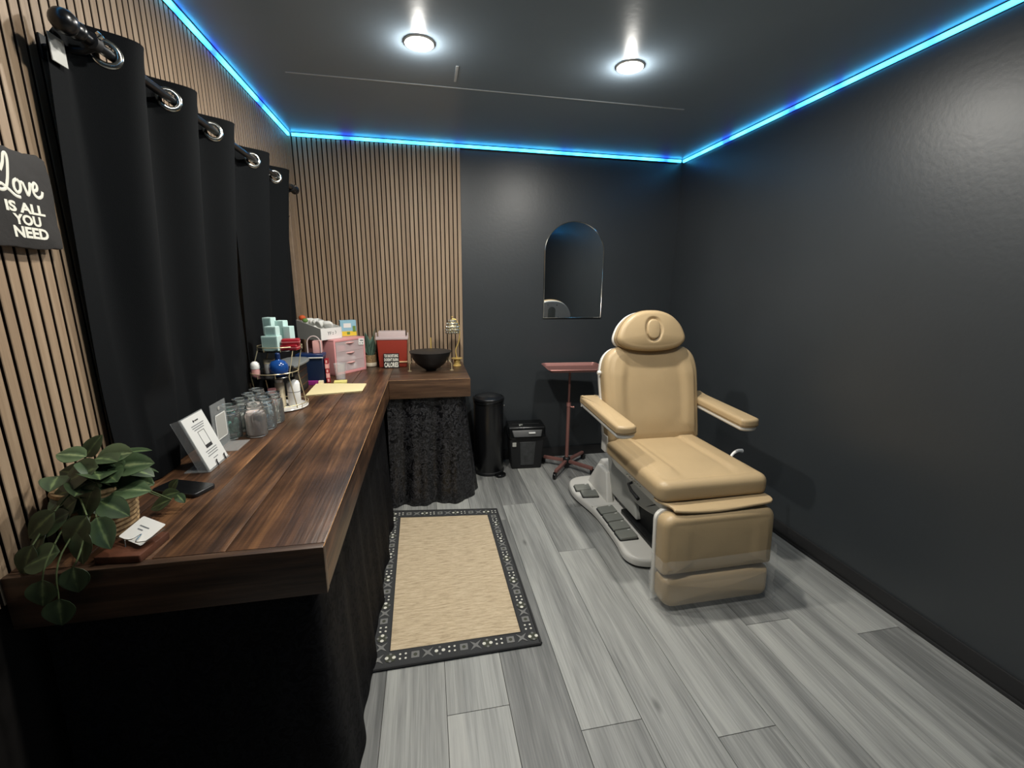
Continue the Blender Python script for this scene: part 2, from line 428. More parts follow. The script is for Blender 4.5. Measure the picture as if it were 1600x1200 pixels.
def frame(o, X, Y):
    """matrix putting local x,y,z on X, Y, X x Y at origin o"""
    X = Vector(X).normalized(); Z = X.cross(Vector(Y)).normalized(); Y = Z.cross(X)
    return Matrix(((X.x, Y.x, Z.x, o[0]), (X.y, Y.y, Z.y, o[1]), (X.z, Y.z, Z.z, o[2]), (0, 0, 0, 1)))

# ================================================================ THE ROOM
# floor: dark underlay with planks running towards the back wall
floor = struct(obj('floor', box(-0.06, W + 0.06, REAR - 0.06, D + 0.06, -0.05, -0.004), 'grout', smooth=0))
PW = 0.2195; X0 = 0.675 - 4 * PW
known = {0.891: 1.22, 1.108: 2.45, 1.33: 1.085, 1.545: 2.06, 1.765: 0.98, 2.205: 1.392, 2.65: 1.26, 0.675: 0.62, 1.985: 2.21, 2.425: 0.42}
PL = 1.549; cache = {}
def plank_mesh(wd, ln):
    key = (round(wd, 3), round(ln, 3))
    if key not in cache:
        cache[key] = mesh('plank', box(-wd / 2, wd / 2, -ln / 2, ln / 2, -0.004, 0.0, 0.0007, 1), 'plank_wood', 0)
    return cache[key]
k = 0
while True:
    xa = X0 + k * PW; xb = xa + PW; k += 1
    if xa >= W - 0.004: break
    xa2, xb2 = max(xa, 0.0), min(xb, W)
    if xb2 - xa2 < 0.01: continue
    off = min(known.items(), key=lambda q: abs(q[0] - xa)); off = off[1] if abs(off[0] - xa) < 0.05 else random.uniform(0, PL)
    y = off - 4 * PL
    while y < D:
        ya, yb = max(y, REAR), min(y + PL, D)
        if yb - ya > 0.02:
            piece('plank', plank_mesh(xb2 - xa2 - 0.0016, yb - ya - 0.0016), floor, ((xa2 + xb2) / 2, (ya + yb) / 2, 0))
        y += PL
# walls and ceiling
wl = struct(obj('wall_left', box(-0.09, -0.014, REAR, D + 0.05, -0.05, H + 0.05), 'slat_back', smooth=0))
wb = struct(obj('wall_back', box(-0.014, W + 0.05, D, D + 0.08, -0.05, H + 0.05), 'wall_black', smooth=0))
wr = struct(obj('wall_right', box(W, W + 0.08, REAR, D, -0.05, H + 0.05), 'wall_black', smooth=0))
wf = struct(obj('wall_rear', box(-0.014, W + 0.05, REAR - 0.08, REAR, -0.05, H + 0.05), 'wall_black', smooth=0))
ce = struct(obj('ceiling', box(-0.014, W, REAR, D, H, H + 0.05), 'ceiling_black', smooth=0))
SP = 0.03132; SW = 0.0239
def slat_mesh(g, axis, sgn):
    me = mesh('slat', g, ['slat_wood', 'slat_core'], 0)
    for p in me.polygons:
        p.material_index = 0 if p.normal[axis] * sgn > 0.3 else 1
    return me
sm = slat_mesh(box(-0.014, 0.0, -SW / 2, SW / 2, 0.80, H - 0.002, 0.0012, 1), 0, 1)      # the slats stop behind the counter; bare black wall below
y = 3.405
while y > REAR + 0.02:
    piece('slat', sm, wl, (0.0, y, 0.0)); y -= SP
# slatted panel on the left part of the back wall
bp_ = struct(obj('wall_back_panel', box(0.001, 1.147, D - 0.006, D - 0.0005, 0.001, H - 0.001), 'slat_back', smooth=0))
sm2 = slat_mesh(box(-SW / 2, SW / 2, -0.014, 0.0, 0, H - 0.002, 0.0012, 1), 1, -1)
x = 1.147 - SW / 2
while x > 0.005:
    piece('slat', sm2, bp_, (x, D - 0.006, 0.001)); x -= SP
# baseboards
struct(obj('baseboard_right', J(box(W - 0.012, W, REAR, D, 0.0, 0.085, 0.003), box(W - 0.02, W, REAR, D, 0.0, 0.014, 0.003)), 'base_black'))
struct(obj('baseboard_back', J(box(1.16, W - 0.012, D - 0.012, D, 0.0, 0.085, 0.003)), 'base_black'))
# drywall tape seams under the ceiling paint; their highlight is put into a paler colour
tr = struct(obj('trim_1', box(0.25, 2.35, 2.496, 2.506, H - 0.0016, H, 0.0006, 1), 'tape'))
struct(obj('trim_2', box(1.045, 1.057, 2.27, 2.43, H - 0.0016, H, 0.0006, 1), 'tape'))
# window behind the curtains: timber casing and dark pane
win = struct(obj('window_1', box(-0.013, 0.002, 1.45, 3.19, 0.98, 1.88), 'window_glass', smooth=0))
for a in ((1.40, 1.45, 0.93, 1.93), (3.19, 3.235, 0.93, 1.93), (1.45, 3.19, 1.88, 1.93), (1.45, 3.19, 0.93, 0.98), (2.29, 2.33, 0.98, 1.88)):
    obj('window_frame', box(0.0005, 0.026, a[0], a[1], a[2], a[3], 0.003, 1), 'casing_wood', win)

# LED strips under the ceiling
def led(name, g, m, chan, label):
    t = thing(name, label, 'light strip', ((sum(v[0] for v in g[0]) / len(g[0])), sum(v[1] for v in g[0]) / len(g[0]), H - 0.03))
    obj('channel', chan, 'base_black', t, 0); obj('diffuser', g, m, t, 0)  # top flange is added to keep the strip's glow off the ceiling
led('led_strip', box(0.004, 0.016, REAR + 0.03, D - 0.03, H - 0.021, H - 0.004), 'led_y', J(box(0.0005, 0.004, REAR + 0.03, D - 0.03, H - 0.023, H - 0.0005), box(0.004, 0.019, REAR + 0.03, D - 0.03, H - 0.0035, H - 0.0005)), 'glowing blue light strip along the top of the slatted left wall')
led('led_strip', box(0.03, W - 0.03, D - 0.034, D - 0.0225, H - 0.021, H - 0.004), 'led_x', J(box(0.03, W - 0.03, D - 0.0225, D - 0.0202, H - 0.023, H - 0.0005), box(0.03, W - 0.03, D - 0.037, D - 0.0225, H - 0.0035, H - 0.0005)), 'glowing blue light strip along the top of the back wall')
led('led_strip', box(W - 0.016, W - 0.004, REAR + 0.03, D - 0.03, H - 0.021, H - 0.004), 'led_y', J(box(W - 0.004, W - 0.0005, REAR + 0.03, D - 0.03, H - 0.023, H - 0.0005), box(W - 0.019, W - 0.004, REAR + 0.03, D - 0.03, H - 0.0035, H - 0.0005)), 'glowing blue light strip along the top of the black right wall')
led('led_strip', box(0.03, W - 0.03, REAR + 0.004, REAR + 0.016, H - 0.021, H - 0.004), 'led_x', J(box(0.03, W - 0.03, REAR + 0.0005, REAR + 0.004, H - 0.023, H - 0.0005), box(0.03, W - 0.03, REAR + 0.004, REAR + 0.019, H - 0.0035, H - 0.0005)), 'glowing blue light strip over the wall behind the camera')

# recessed downlights
def downlight(x, y, label, power=LAMP_W):
    t = thing('ceiling_downlight', label, 'ceiling light', (x, y, H - 0.012), 'recessed ceiling downlights')
    obj('trim_ring', lathe([(0.046, -0.001), (0.06, -0.0065), (0.064, -0.003), (0.064, 0.0), (0.046, 0.0), (0.046, -0.001)], 32, x, y, H, cap=False), 'trim_ring', t)
    obj('lens', lathe([(0.0005, -0.0045), (0.03, -0.0042), (0.046, -0.0015), (0.046, 0)], 32, x, y, H, cap=False), 'lamp_glow', t)
    l = bpy.data.lights.new('downlight', 'AREA'); l.shape = 'DISK'; l.size = 0.085; l.energy = power * 0.92; l.color = (1.0, 0.965, 0.89); l.spread = PI
    lo = bpy.data.objects.new('downlight_lamp', l); C.objects.link(lo); lo.parent = t; lo.location = (0, 0, 0.012 - 0.008)
    p = bpy.data.lights.new('downlight_side', 'POINT'); p.shadow_soft_size = 0.018; p.energy = power * 0.13; p.color = (1.0, 0.965, 0.89)      # sideways spill of the domed lens
    po_ = bpy.data.objects.new('downlight_spill', p); C.objects.link(po_); po_.parent = t; po_.location = (0, 0, 0.012 - 0.034)
downlight(0.881, 2.107, 'round lit downlight in the ceiling over the counter side')
downlight(1.828, 2.107, 'round lit downlight in the ceiling over the treatment chair side')
downlight(0.881, 1.08, 'round downlight just out of view above the near counter end', LAMP_W * 0.6)
downlight(1.828, 1.08, 'round downlight just out of view above the front of the chair', LAMP_W * 0.6)

# ================================================================ COUNTER
HC = 0.862; CT = 0.123; XC = 0.621; Y0 = 0.951; Y1 = 2.763; X2 = 1.139
ct = thing('wooden_countertop', 'thick dark stained wooden L-shaped countertop along slatted walls', 'countertop', (0.31, 2.2, HC - CT))
def board(x0, x1, y0, y1, m, zt=HC):
    b = box(x0, x1, y0, y1, HC - CT, zt, 0.004, 2)
    return obj('board', b, m, ct)
bx = [0.001, 0.118, 0.262, 0.408, XC]
for i in range(4): board(bx[i], bx[i + 1] - 0.0012, Y0 + 0.022, D - 0.021, 'counter_wood', HC - (0, 0.0012, 0.0, 0.0006)[i])
by = [Y1, 2.94, 3.16, D - 0.021]
for i in range(3): board(XC, X2, by[i], by[i + 1] - 0.0012, 'counter_wood_cross')
obj('end_board', box(0.001, XC, Y0, Y0 + 0.0215, HC - CT, HC - 0.0003, 0.004, 2), 'counter_wood_cross', ct)
# worn lighter arrises along the front edges
obj('worn_edge', J(tube([(XC - 0.001, Y0 + 0.004, HC - 0.0012), (XC - 0.001, Y1, HC - 0.0012)], 0.0013, 6), tube([(XC, Y1 + 0.001, HC - 0.0012), (X2 - 0.003, Y1 + 0.001, HC - 0.0012)], 0.0013, 6), tube([(X2 - 0.001, Y1 + 0.004, HC - 0.003), (X2 - 0.001, Y1 + 0.004, HC - CT + 0.003)], 0.0013, 6), tube([(XC - 0.002, Y0 + 0.002, HC - 0.004), (XC - 0.002, Y0 + 0.002, HC - CT + 0.004)], 0.0014, 6)), 'edge_wear', ct)

# cloth skirts hiding the space below
def damask(name, lv, r0=0.6, r1=0.3, spec=0.5):
    m = bpy.data.materials.new(name); m.use_nodes = True; nt = m.node_tree; N = nt.nodes; Lk = nt.links; b = N['Principled BSDF']
    tc = N.new('ShaderNodeTexCoord'); v = N.new('ShaderNodeTexNoise'); v.inputs['Scale'].default_value = 24; v.inputs['Detail'].default_value = 1.5; v.inputs['Distortion'].default_value = 2.2
    Lk.new(tc.outputs['Object'], v.inputs['Vector'])
    r = N.new('ShaderNodeValToRGB'); e = r.color_ramp.elements; e[0].position = 0.47; e[0].color = lin((11, 11, 13)); e[1].position = 0.56; e[1].color = lin((11, 11, 13)); e[0].position = 0.44; x = e.new(0.475); x.color = lin((lv, lv, lv + 3)); x = e.new(0.525); x.color = lin((lv, lv, lv + 3))
    Lk.new(v.outputs['Fac'], r.inputs[0]); Lk.new(r.outputs[0], b.inputs['Base Color'])
    rr = N.new('ShaderNodeMapRange'); rr.inputs['From Min'].default_value = 0.45; rr.inputs['From Max'].default_value = 0.55; b.inputs['Specular IOR Level'].default_value = spec; rr.inputs['To Min'].default_value = r0; rr.inputs['To Max'].default_value = r1
    Lk.new(v.outputs['Fac'], rr.inputs['Value']); Lk.new(rr.outputs['Result'], b.inputs['Roughness'])
    M[name] = m
damask('damask', 50); damask('skirt_black', 22, 0.85, 0.75, 0.12)
ZS = HC - CT
def skirt_path(P, name, label, m, z0=0.004, z1=ZS - 0.001, flare=0.03, amp=0.012, lam=0.19, nv=26, step=0.012, seed=0):
    """cloth hanging from a floor-plan path; folds grow towards the hem"""
    pts = [Vector((p[0], p[1], 0)) for p in P]; pts = densify([(p.x, p.y) for p in pts], step)[:-1] if False else pts
    out = []; s = 0
    for a, b in zip(pts, pts[1:]):
        n = max(1, int((b - a).length / step))
        for k in range(n): out.append(a + (b - a) * k / n)
    out.append(pts[-1]); N = len(out); acc = [0]
    for a, b in zip(out, out[1:]): acc.append(acc[-1] + (b - a).length)
    nor = []
    for i in range(N):
        t = out[min(N - 1, i + 3)] - out[max(0, i - 3)]; t.normalize(); nor.append(Vector((t.y, -t.x, 0)))
    def fn(u, v):
        i = min(N - 1, int(round(u * (N - 1)))); q = acc[i]; h = 1 - v
        f = math.sin(2 * PI * q / lam + seed) + 0.5 * math.sin(2 * PI * q / (lam * 0.47) + seed * 2 + h * 1.3)
        d = flare * h ** 1.3 + amp * f * (0.25 + 0.75 * h)
        p = out[i] + nor[i] * d
        return (p.x, p.y, z0 + (z1 - z0) * v)
    return tag(obj(name, thicken(sheet(fn, N - 1, nv), 0.0016), m, smooth=60), label, 'table skirt', 'black cloth skirts under the counter')
skirt_path([(0.03, 0.985), (0.545, 0.985), (0.57, 0.99), (0.583, 1.005), (0.587, 1.03), (0.587, 2.70)], 'table_skirt', 'plain black cloth hanging round the near end and long front of the counter', 'skirt_black', flare=0.035, amp=0.008, lam=0.34, seed=1.2)
skirt_path([(0.60, 2.792), (1.06, 2.792), (1.09, 2.80), (1.112, 2.83), (1.115, 3.30)], 'table_skirt', 'black damask patterned cloth hanging below the bowl', 'damask', flare=0.06, amp=0.02, lam=0.21, seed=2.1)

# ================================================================ CURTAINS AND ROD
RZ = 2.016; RX = 0.105
rod = thing('curtain_rod', 'black metal curtain rod with ball finials above the counter', 'curtain rod', (RX, 2.15, RZ))
obj('rod', tube([(RX, 1.315, RZ), (RX, 3.01, RZ)], 0.0125, 14), 'metal_black', rod)
for yy, s in ((1.315, -1), (3.01, 1)):
    obj('finial', T(lathe([(0.0005, 0.058), (0.013, 0.056), (0.022, 0.048), (0.026, 0.036), (0.024, 0.023), (0.015, 0.014), (0.012, 0.01), (0.019, 0.004), (0.021, -0.004), (0.018, -0.011), (0.0125, -0.016)], 20), frame((RX, yy, RZ), (1, 0, 0), (0, 0, -s))), 'metal_black', rod)
for yy in (1.366, 2.98):
    br = obj('bracket', J(box(0.0005, 0.006, yy - 0.012, yy + 0.012, RZ - 0.05, RZ + 0.005, 0.002), tube([(0.004, yy, RZ - 0.02), (RX - 0.02, yy, RZ - 0.022), (RX, yy, RZ - 0.014)], 0.007, 8), T(lathe([(0.0135, -0.011), (0.019, -0.01), (0.019, 0.01), (0.0135, 0.011)], 18), frame((RX, yy, RZ), (1, 0, 0), (0, 0, -1)))), 'black_matte', rod)
    obj('thumb_screw', T(lathe([(0.004, 0), (0.004, 0.02), (0.009, 0.021), (0.009, 0.028), (0.0005, 0.029)], 12), frame((RX, yy, RZ), (0, 1, 0), (-0.6, 0, 0.8))), 'chrome', br)
obj('holdback_plate', box(0.0605, 0.063, 1.292, 1.338, 1.942, 2.0, 0.001, 1), 'shell_grey', rod)

def curtain(name, ya, yb, grom, label, lam, seed, zb=0.8655):
    ZT = 2.066; HR = 0.021
    ny = int((yb - ya) / 0.006); zs = [ZT - 0.005 * i for i in range(22)]
    z = zs[-1]
    while z > zb + 0.03: z -= 0.03; zs.append(z)
    zs.append(zb)
    # phase: rising zero crossing at every grommet in view
    def phase(y):
        g = grom
        if y <= g[0]: return (y - g[0]) / lam
        for i in range(len(g) - 1):
            if y <= g[i + 1]: return i + (y - g[i]) / (g[i + 1] - g[i])
        return len(g) - 1 + (y - g[-1]) / lam
    rnd = random.Random(seed); w1 = [rnd.uniform(0, 6) for _ in range(6)]
    def X(y, z):
        t = (ZT - z) / (ZT - zb); ph = phase(y)
        amp = 0.05 * (1 - 0.62 * t)
        a = 2 * PI * max(ph, -0.25)
        f = math.sin(a + 0.35 * math.sin(a)) * amp
        f += t * 0.010 * math.sin(7.3 * y + w1[0] + 2.1 * t) + t * 0.007 * math.sin(15 * y + w1[1] + 3.0 * t) + t * t * 0.006 * math.sin(31 * y + w1[2] + 9 * t)
        x = RX - 0.066 * t ** 0.8 + f; lim = 0.052 + max(0, z - 1.12) * 0.35
        return x if z > 1.5 else min(x, lim)
    V, F = [], []
    for z in zs:
        for i in range(ny + 1):
            y = ya + (yb - ya) * i / ny; t = (ZT - z) / (ZT - zb)
            yy = y + 0.012 * t * math.sin(9 * y + w1[3])
            zz = z - (0.085 * max(0, min(1, (1.375 - y) / 0.09)) ** 1.3 * max(0, 1 - 2.5 * t) if ya < 1.4 else 0)
            V.append(Vector((max(0.006 if not (1.38 < y < 3.24) else 0.03, X(y, z)), yy, zz)))
    for j in range(len(zs) - 1):
        for i in range(ny):
            yc = ya + (yb - ya) * (i + 0.5) / ny; zc = (zs[j] + zs[j + 1]) / 2
            hole = False
            if zc > ZT - 0.1:
                for g in grom:
                    dx = (X(yc, zc) - X(g, RZ)); ds = math.copysign(math.hypot(yc - g, dx), yc - g)
                    if math.hypot(ds, zc - RZ) < HR: hole = True
            if not hole: F.append([j * (ny + 1) + i, j * (ny + 1) + i + 1, (j + 1) * (ny + 1) + i + 1, (j + 1) * (ny + 1) + i])
    t = thing(name, label, 'curtain', (RX, (ya + yb) / 2, zb), 'black curtains on the rod')
    obj('drape', thicken((V, F), 0.0012), 'curtain', t, smooth=70)
    for g in grom:
        e = 0.004; tx = (X(g + e, RZ) - X(g - e, RZ)); tg = Vector((tx, 2 * e, 0)).normalized(); nn = Vector((tg.y, -tg.x, 0))
        ring = lathe([(0.0205, -0.003), (0.0205, 0.003), (0.024, 0.0055), (0.031, 0.005), (0.0345, 0.002), (0.0345, -0.002), (0.031, -0.005), (0.024, -0.0055), (0.0205, -0.003)], 32, cap=False)
        obj('grommet', T(ring, frame((X(g, RZ), g, RZ), tg, (0, 0, 1))), 'chrome', t)
curtain('curtain', 1.292, 2.215, [1.421, 1.70, 1.994], 'black curtain panel with chrome rings nearest the wall plaque', 0.285, 3)
curtain('curtain', 2.235, 2.99, [2.387, 2.703], 'black curtain panel with chrome rings nearest the back wall', 0.31, 5)

# ================================================================ WALL PLAQUE  (Love IS ALL YOU NEED)
pq = thing('wall_plaque', 'dark slate plaque with white lettering hung on the slatted wall', 'sign', (0.015, 1.155, 1.52))
rnd = random.Random(4)
ol = [(1.262, 1.70), (1.255, 1.722), (1.235, 1.727), (1.205, 1.723), (1.16, 1.725), (1.11, 1.722), (1.06, 1.726), (1.045, 1.712), (1.043, 1.65), (1.047, 1.59), (1.043, 1.53), (1.06, 1.521), (1.12, 1.525), (1.18, 1.523), (1.235, 1.526), (1.262, 1.533), (1.26, 1.58), (1.263, 1.64)]
ol = [(a + rnd.uniform(-.0015, .0015), b + rnd.uniform(-.0015, .0015)) for a, b in smooth_outline(ol, 4)]
obj('slab', T(pad(ol, 0.016, 0.028, 0.003, 0.002, 2), frame((0, 0, 0), (0, 1, 0), (0, 0, 1))), 'slate', pq)
obj('hanger', box(0.0005, 0.0165, 1.12, 1.18, 1.62, 1.68), 'dark_plastic', pq)
def plaq(name, txt, ya, yb, za, zb):
    g = fit(text_geo(txt, 0.03, 0.0012), yb - ya, zb - za)
    obj(name, T(g, frame((0.0285, (ya + yb) / 2, (za + zb) / 2), (0, 1, 0), (0, 0, 1))), 'chalk', pq, 0)
plaq('lettering', 'IS ALL', 1.130, 1.226, 1.596, 1.618)
plaq('lettering', 'YOU', 1.142, 1.210, 1.571, 1.593)
plaq('lettering', 'NEED', 1.137, 1.223, 1.5445, 1.568)
def stroke(P, r=0.0034):
    q = spline([(0.0290, a, b) for a, b in P], 7); g = tube(q, r, 8)
    return ([Vector((0.0285 + (v.x - 0.0285) * 0.25, v.y, v.z)) for v in g[0]], g[1])
obj('lettering', J(
    stroke([(1.137, 1.674), (1.146, 1.690), (1.152, 1.708), (1.158, 1.711), (1.159, 1.700), (1.155, 1.680), (1.148, 1.656), (1.140, 1.640), (1.128, 1.636), (1.124, 1.643), (1.132, 1.648), (1.146, 1.640), (1.160, 1.630), (1.172, 1.628)]),
    stroke([(1.171, 1.664), (1.163, 1.658), (1.161, 1.645), (1.167, 1.637), (1.175, 1.643), (1.177, 1.657), (1.171, 1.664), (1.176, 1.660), (1.184, 1.660)]),
    stroke([(1.184, 1.661), (1.188, 1.648), (1.192, 1.636), (1.199, 1.648), (1.202, 1.661), (1.207, 1.657)]),
    stroke([(1.208, 1.648), (1.217, 1.651), (1.220, 1.660), (1.214, 1.665), (1.208, 1.655), (1.209, 1.641), (1.218, 1.635), (1.228, 1.640), (1.232, 1.650)])), 'chalk', pq)

# ================================================================ MIRROR
mr = thing('arched_mirror', 'arch-topped wall mirror with thin silver frame on the black wall', 'mirror', (2.045, D, 1.204))
def arch(hw, zb, zs, n=24):
    c = 2.045
    return [(c + hw, zb), (c + hw, zs)] + [(c + hw * math.cos(PI * i / n), zs + hw * 0.93 * math.sin(PI * i / n)) for i in range(1, n)] + [(c - hw, zs), (c - hw, zb)]
fr_m = frame((0, D - 0.012, 0), (1, 0, 0), (0, 0, 1))
obj('mirror_glass', T(pad(arch(0.243, 1.206, 1.722), -0.0115, 0.0, 0.0, 0.0), fr_m), 'mirror', mr, 0)
obj('frame', tube([(p[0], D - 0.0105, p[1]) for p in arch(0.2445, 1.2045, 1.722)], 0.0042, 8, closed=True), 'chrome', mr)

# ================================================================ RUG
rug = thing('floor_rug', 'beige woven rug with dark patterned border beside the counter', 'rug', (0.95, 2.0, 0))
RC = [Vector((0.592, 2.672)), Vector((1.284, 2.579)), Vector((1.292, 1.455)), Vector((0.612, 1.447))]   # FL FR NR NL
def rp(u, v):
    a = RC[3].lerp(RC[2], u); b = RC[0].lerp(RC[1], u); return a.lerp(b, v)
bu, bv = 0.1, 0.064
def rslab(us, vs, z0, z1, n=24):
    def fn(i, j):
        p = rp(us[0] + (us[1] - us[0]) * i, vs[0] + (vs[1] - vs[0]) * j)
        return (p.x, p.y, z1 + 0.0012 * math.sin(9 * p.x + 4 * p.y) * (1 if z1 > 0.004 else 0))
    return thicken(sheet(fn, n, n), z1 - z0)
def jute():
    m = bpy.data.materials.new('jute'); m.use_nodes = True; nt = m.node_tree; N = nt.nodes; Lk = nt.links; b = N['Principled BSDF']; b.inputs['Roughness'].default_value = 0.95
    tc = N.new('ShaderNodeTexCoord'); mp = N.new('ShaderNodeMapping'); mp.inputs['Scale'].default_value = (14, 110, 1); Lk.new(tc.outputs['Object'], mp.inputs[0])
    n = N.new('ShaderNodeTexNoise'); n.inputs['Scale'].default_value = 1; n.inputs['Detail'].default_value = 7; n.inputs['Roughness'].default_value = 0.75; Lk.new(mp.outputs[0], n.inputs['Vector'])
    r = N.new('ShaderNodeValToRGB'); e = r.color_ramp.elements; e[0].position = 0.28; e[0].color = lin((140, 122, 97)); e[1].position = 0.75; e[1].color = lin((222, 205, 176)); x = e.new(0.5); x.color = lin((192, 173, 143))
    Lk.new(n.outputs['Fac'], r.inputs[0]); Lk.new(r.outputs[0], b.inputs['Base Color'])
    wv = N.new('ShaderNodeTexWave'); wv.inputs['Scale'].default_value = 70; wv.bands_direction = 'Y'; wv.inputs['Distortion'].default_value = 1.5; Lk.new(tc.outputs['Object'], wv.inputs['Vector'])
    bp = N.new('ShaderNodeBump'); bp.inputs['Strength'].default_value = 0.5; bp.inputs['Distance'].default_value = 0.002; Lk.new(wv.outputs['Fac'], bp.inputs['Height']); Lk.new(bp.outputs[0], b.inputs['Normal'])
    M['jute'] = m
jute()
obj('woven_field', rslab((bu - .012, 1 - bu + .012), (bv - .008, 1 - bv + .008), 0.0005, 0.007, 40), 'jute', rug, 60)
mat('rug_dark', (50, 51, 52), 0.9, bump=0.5, bscale=200)
mat('rug_motif', (112, 112, 110), 0.9); mat('rug_white', (206, 204, 194), 0.9); mat('rug_olive', (64, 66, 56), 0.9)
for us, vs in (((0, 1), (0, bv)), ((0, 1), (1 - bv, 1)), ((0, bu), (bv, 1 - bv)), ((1 - bu, 1), (bv, 1 - bv))):
    obj('border', rslab(us, vs, 0.0005, 0.0085, 24), 'rug_dark', rug, 60)
# woven motifs on the border: crosses, rosettes and white florets in turn
def disc(u, v, pts, z=0.0098):
    p = rp(u, v); return ([Vector((p.x + a, p.y + b, z)) for a, b in pts] + [Vector((p.x + a, p.y + b, z - 0.0022)) for a, b in pts], [list(range(len(pts)))] + [[i, len(pts) + i, len(pts) + (i + 1) % len(pts), (i + 1) % len(pts)] for i in range(len(pts))])
def circ(r, n=8, ox=0, oy=0): return [(ox + r * math.cos(2 * PI * i / n), oy + r * math.sin(2 * PI * i / n)) for i in range(n)]
def star(r1, r2, n): return [((r1 if i % 2 == 0 else r2) * math.cos(PI * i / n + PI / 4), (r1 if i % 2 == 0 else r2) * math.sin(PI * i / n + PI / 4)) for i in range(2 * n)]
GX, WX, OX = [], [], []
def motif(u, v, kind, along):
    if kind == 0: GX.append(disc(u, v, star(0.032, 0.008, 4)))
    elif kind == 1:
        OX.append(disc(u, v, circ(0.022, 8), 0.0096))
        for s in (-1, 1):
            WX.append(disc(u, v, circ(0.0075, 8, *((s * 0.014, 0) if along == 'u' else (0, s * 0.014))), 0.0103))
        for s in (-1, 1): GX.append(disc(u, v, circ(0.0055, 6, *((0, s * 0.017) if along == 'u' else (s * 0.017, 0))), 0.0103))
    elif kind == 2:
        GX.append(disc(u, v, star(0.022, 0.016, 4)))
        OX.append(disc(u, v, circ(0.008, 8), 0.0104))
    elif kind == 3:
        for a, b in ((1, 1), (-1, 1), (1, -1), (-1, -1)): WX.append(disc(u, v, circ(0.0048, 6, a * 0.011, b * 0.011), 0.0100))
seqs = [0, 1, 3, 2]
for i in range(14):
    u = (i + 0.5) / 14
    motif(u, bv * 0.56, seqs[i % 4], 'u'); motif(u, 1 - bv * 0.5, seqs[(i + 1) % 4], 'u')
for i in range(22):
    v = bv + (1 - 2 * bv) * (i + 0.5) / 22
    motif(bu * 0.5, v, seqs[i % 4], 'v'); motif(1 - bu * 0.5, v, seqs[(i + 2) % 4], 'v')
for nm, gl, mm in (('border_motif', GX, 'rug_motif'), ('border_floret', WX, 'rug_white'), ('border_rosette', OX, 'rug_olive')):
    obj(nm, J(*gl), mm, rug, 0)['kind'] = 'stuff'
def rline(a, b, r):
    return tube([(rp(*a).lerp(rp(*b), t / 20).x, rp(*a).lerp(rp(*b), t / 20).y, 0.0072) for t in range(21)], r, 6)
obj('binding', J(rline((0, 0), (1, 0), 0.0058), rline((1, 0), (1, 1), 0.0058), rline((1, 1), (0, 1), 0.0058), rline((0, 1), (0, 0), 0.0058)), 'binding', rug)
obj('inner_piping', J(rline((bu, bv), (1 - bu, bv), 0.0028), rline((1 - bu, bv), (1 - bu, 1 - bv), 0.0028), rline((1 - bu, 1 - bv), (bu, 1 - bv), 0.0028), rline((bu, 1 - bv), (bu, bv), 0.0028)), 'binding', rug)

# ================================================================ TREATMENT CHAIR
CX = 2.172
ch = thing('treatment_chair', 'tan leather electric treatment chair with white base and headrest', 'chair', (CX, 2.2, 0))
# foot plate with waisted sides
half = [(0.0, -0.39), (0.16, -0.385), (0.25, -0.36), (0.288, -0.315), (0.298, -0.26), (0.285, -0.15), (0.282, 0.05), (0.292, 0.2), (0.33, 0.38), (0.335, 0.5), (0.31, 0.60), (0.25, 0.655), (0.15, 0.67), (0.0, 0.67)]
po = [(CX + a, 2.2 + b) for a, b in smooth_outline(mirror_outline(half), 4)]
obj('foot_plate', pad(po, 0.014, 0.062, 0.02, 0.006, 5), 'shell_white', ch)
pin = [(CX + a * 0.965, 2.2 + 0.13 + (b - 0.13) * 0.97) for a, b in smooth_outline(mirror_outline(half), 4)]
obj('floor_gasket', pad(pin, 0.0, 0.0165, 0.002, 0.0, 2), 'dark_plastic', ch)
# shallow dividing ridge across the plate
obj('plate_rib', pad(rrect(CX - 0.29, CX + 0.29, 2.40, 2.425, 0.01), 0.058, 0.0665, 0.004, 0.0, 3), 'shell_white', ch)
# pedals: two behind, four in front
def pedal(x, y, rz):
    g = at(pad(rrect(-0.053, 0.053, -0.042, 0.042, 0.009), 0, 0.02, 0.005, 0.0, 3), x, y, 0.0605, rz, ry=-0.06)
    obj('pedal_well', at(pad(rrect(-0.058, 0.058, -0.0465, 0.0465, 0.011), 0, 0.006, 0.001, 0.0, 2), x, y, 0.0605, rz), 'dark_plastic', ch)
    p = obj('pedal', g, 'pedal_grey', ch)
    obj('pedal_mark', at(box(0.022, 0.036, 0.028, 0.034, 0.0201, 0.0209), x, y, 0.0605, rz, ry=-0.06), 'white', p, 0)
for s in (1, -1):
    for i, (x, y, a) in enumerate(((-0.262, 0.455, -0.12), (-0.246, 0.362, -0.12), (-0.218, 0.128, 0.0), (-0.217, 0.035, 0.0), (-0.219, -0.058, 0.0), (-0.221, -0.152, 0.0))):
        if s == 1: pedal(CX + x, 2.2 + y, a)
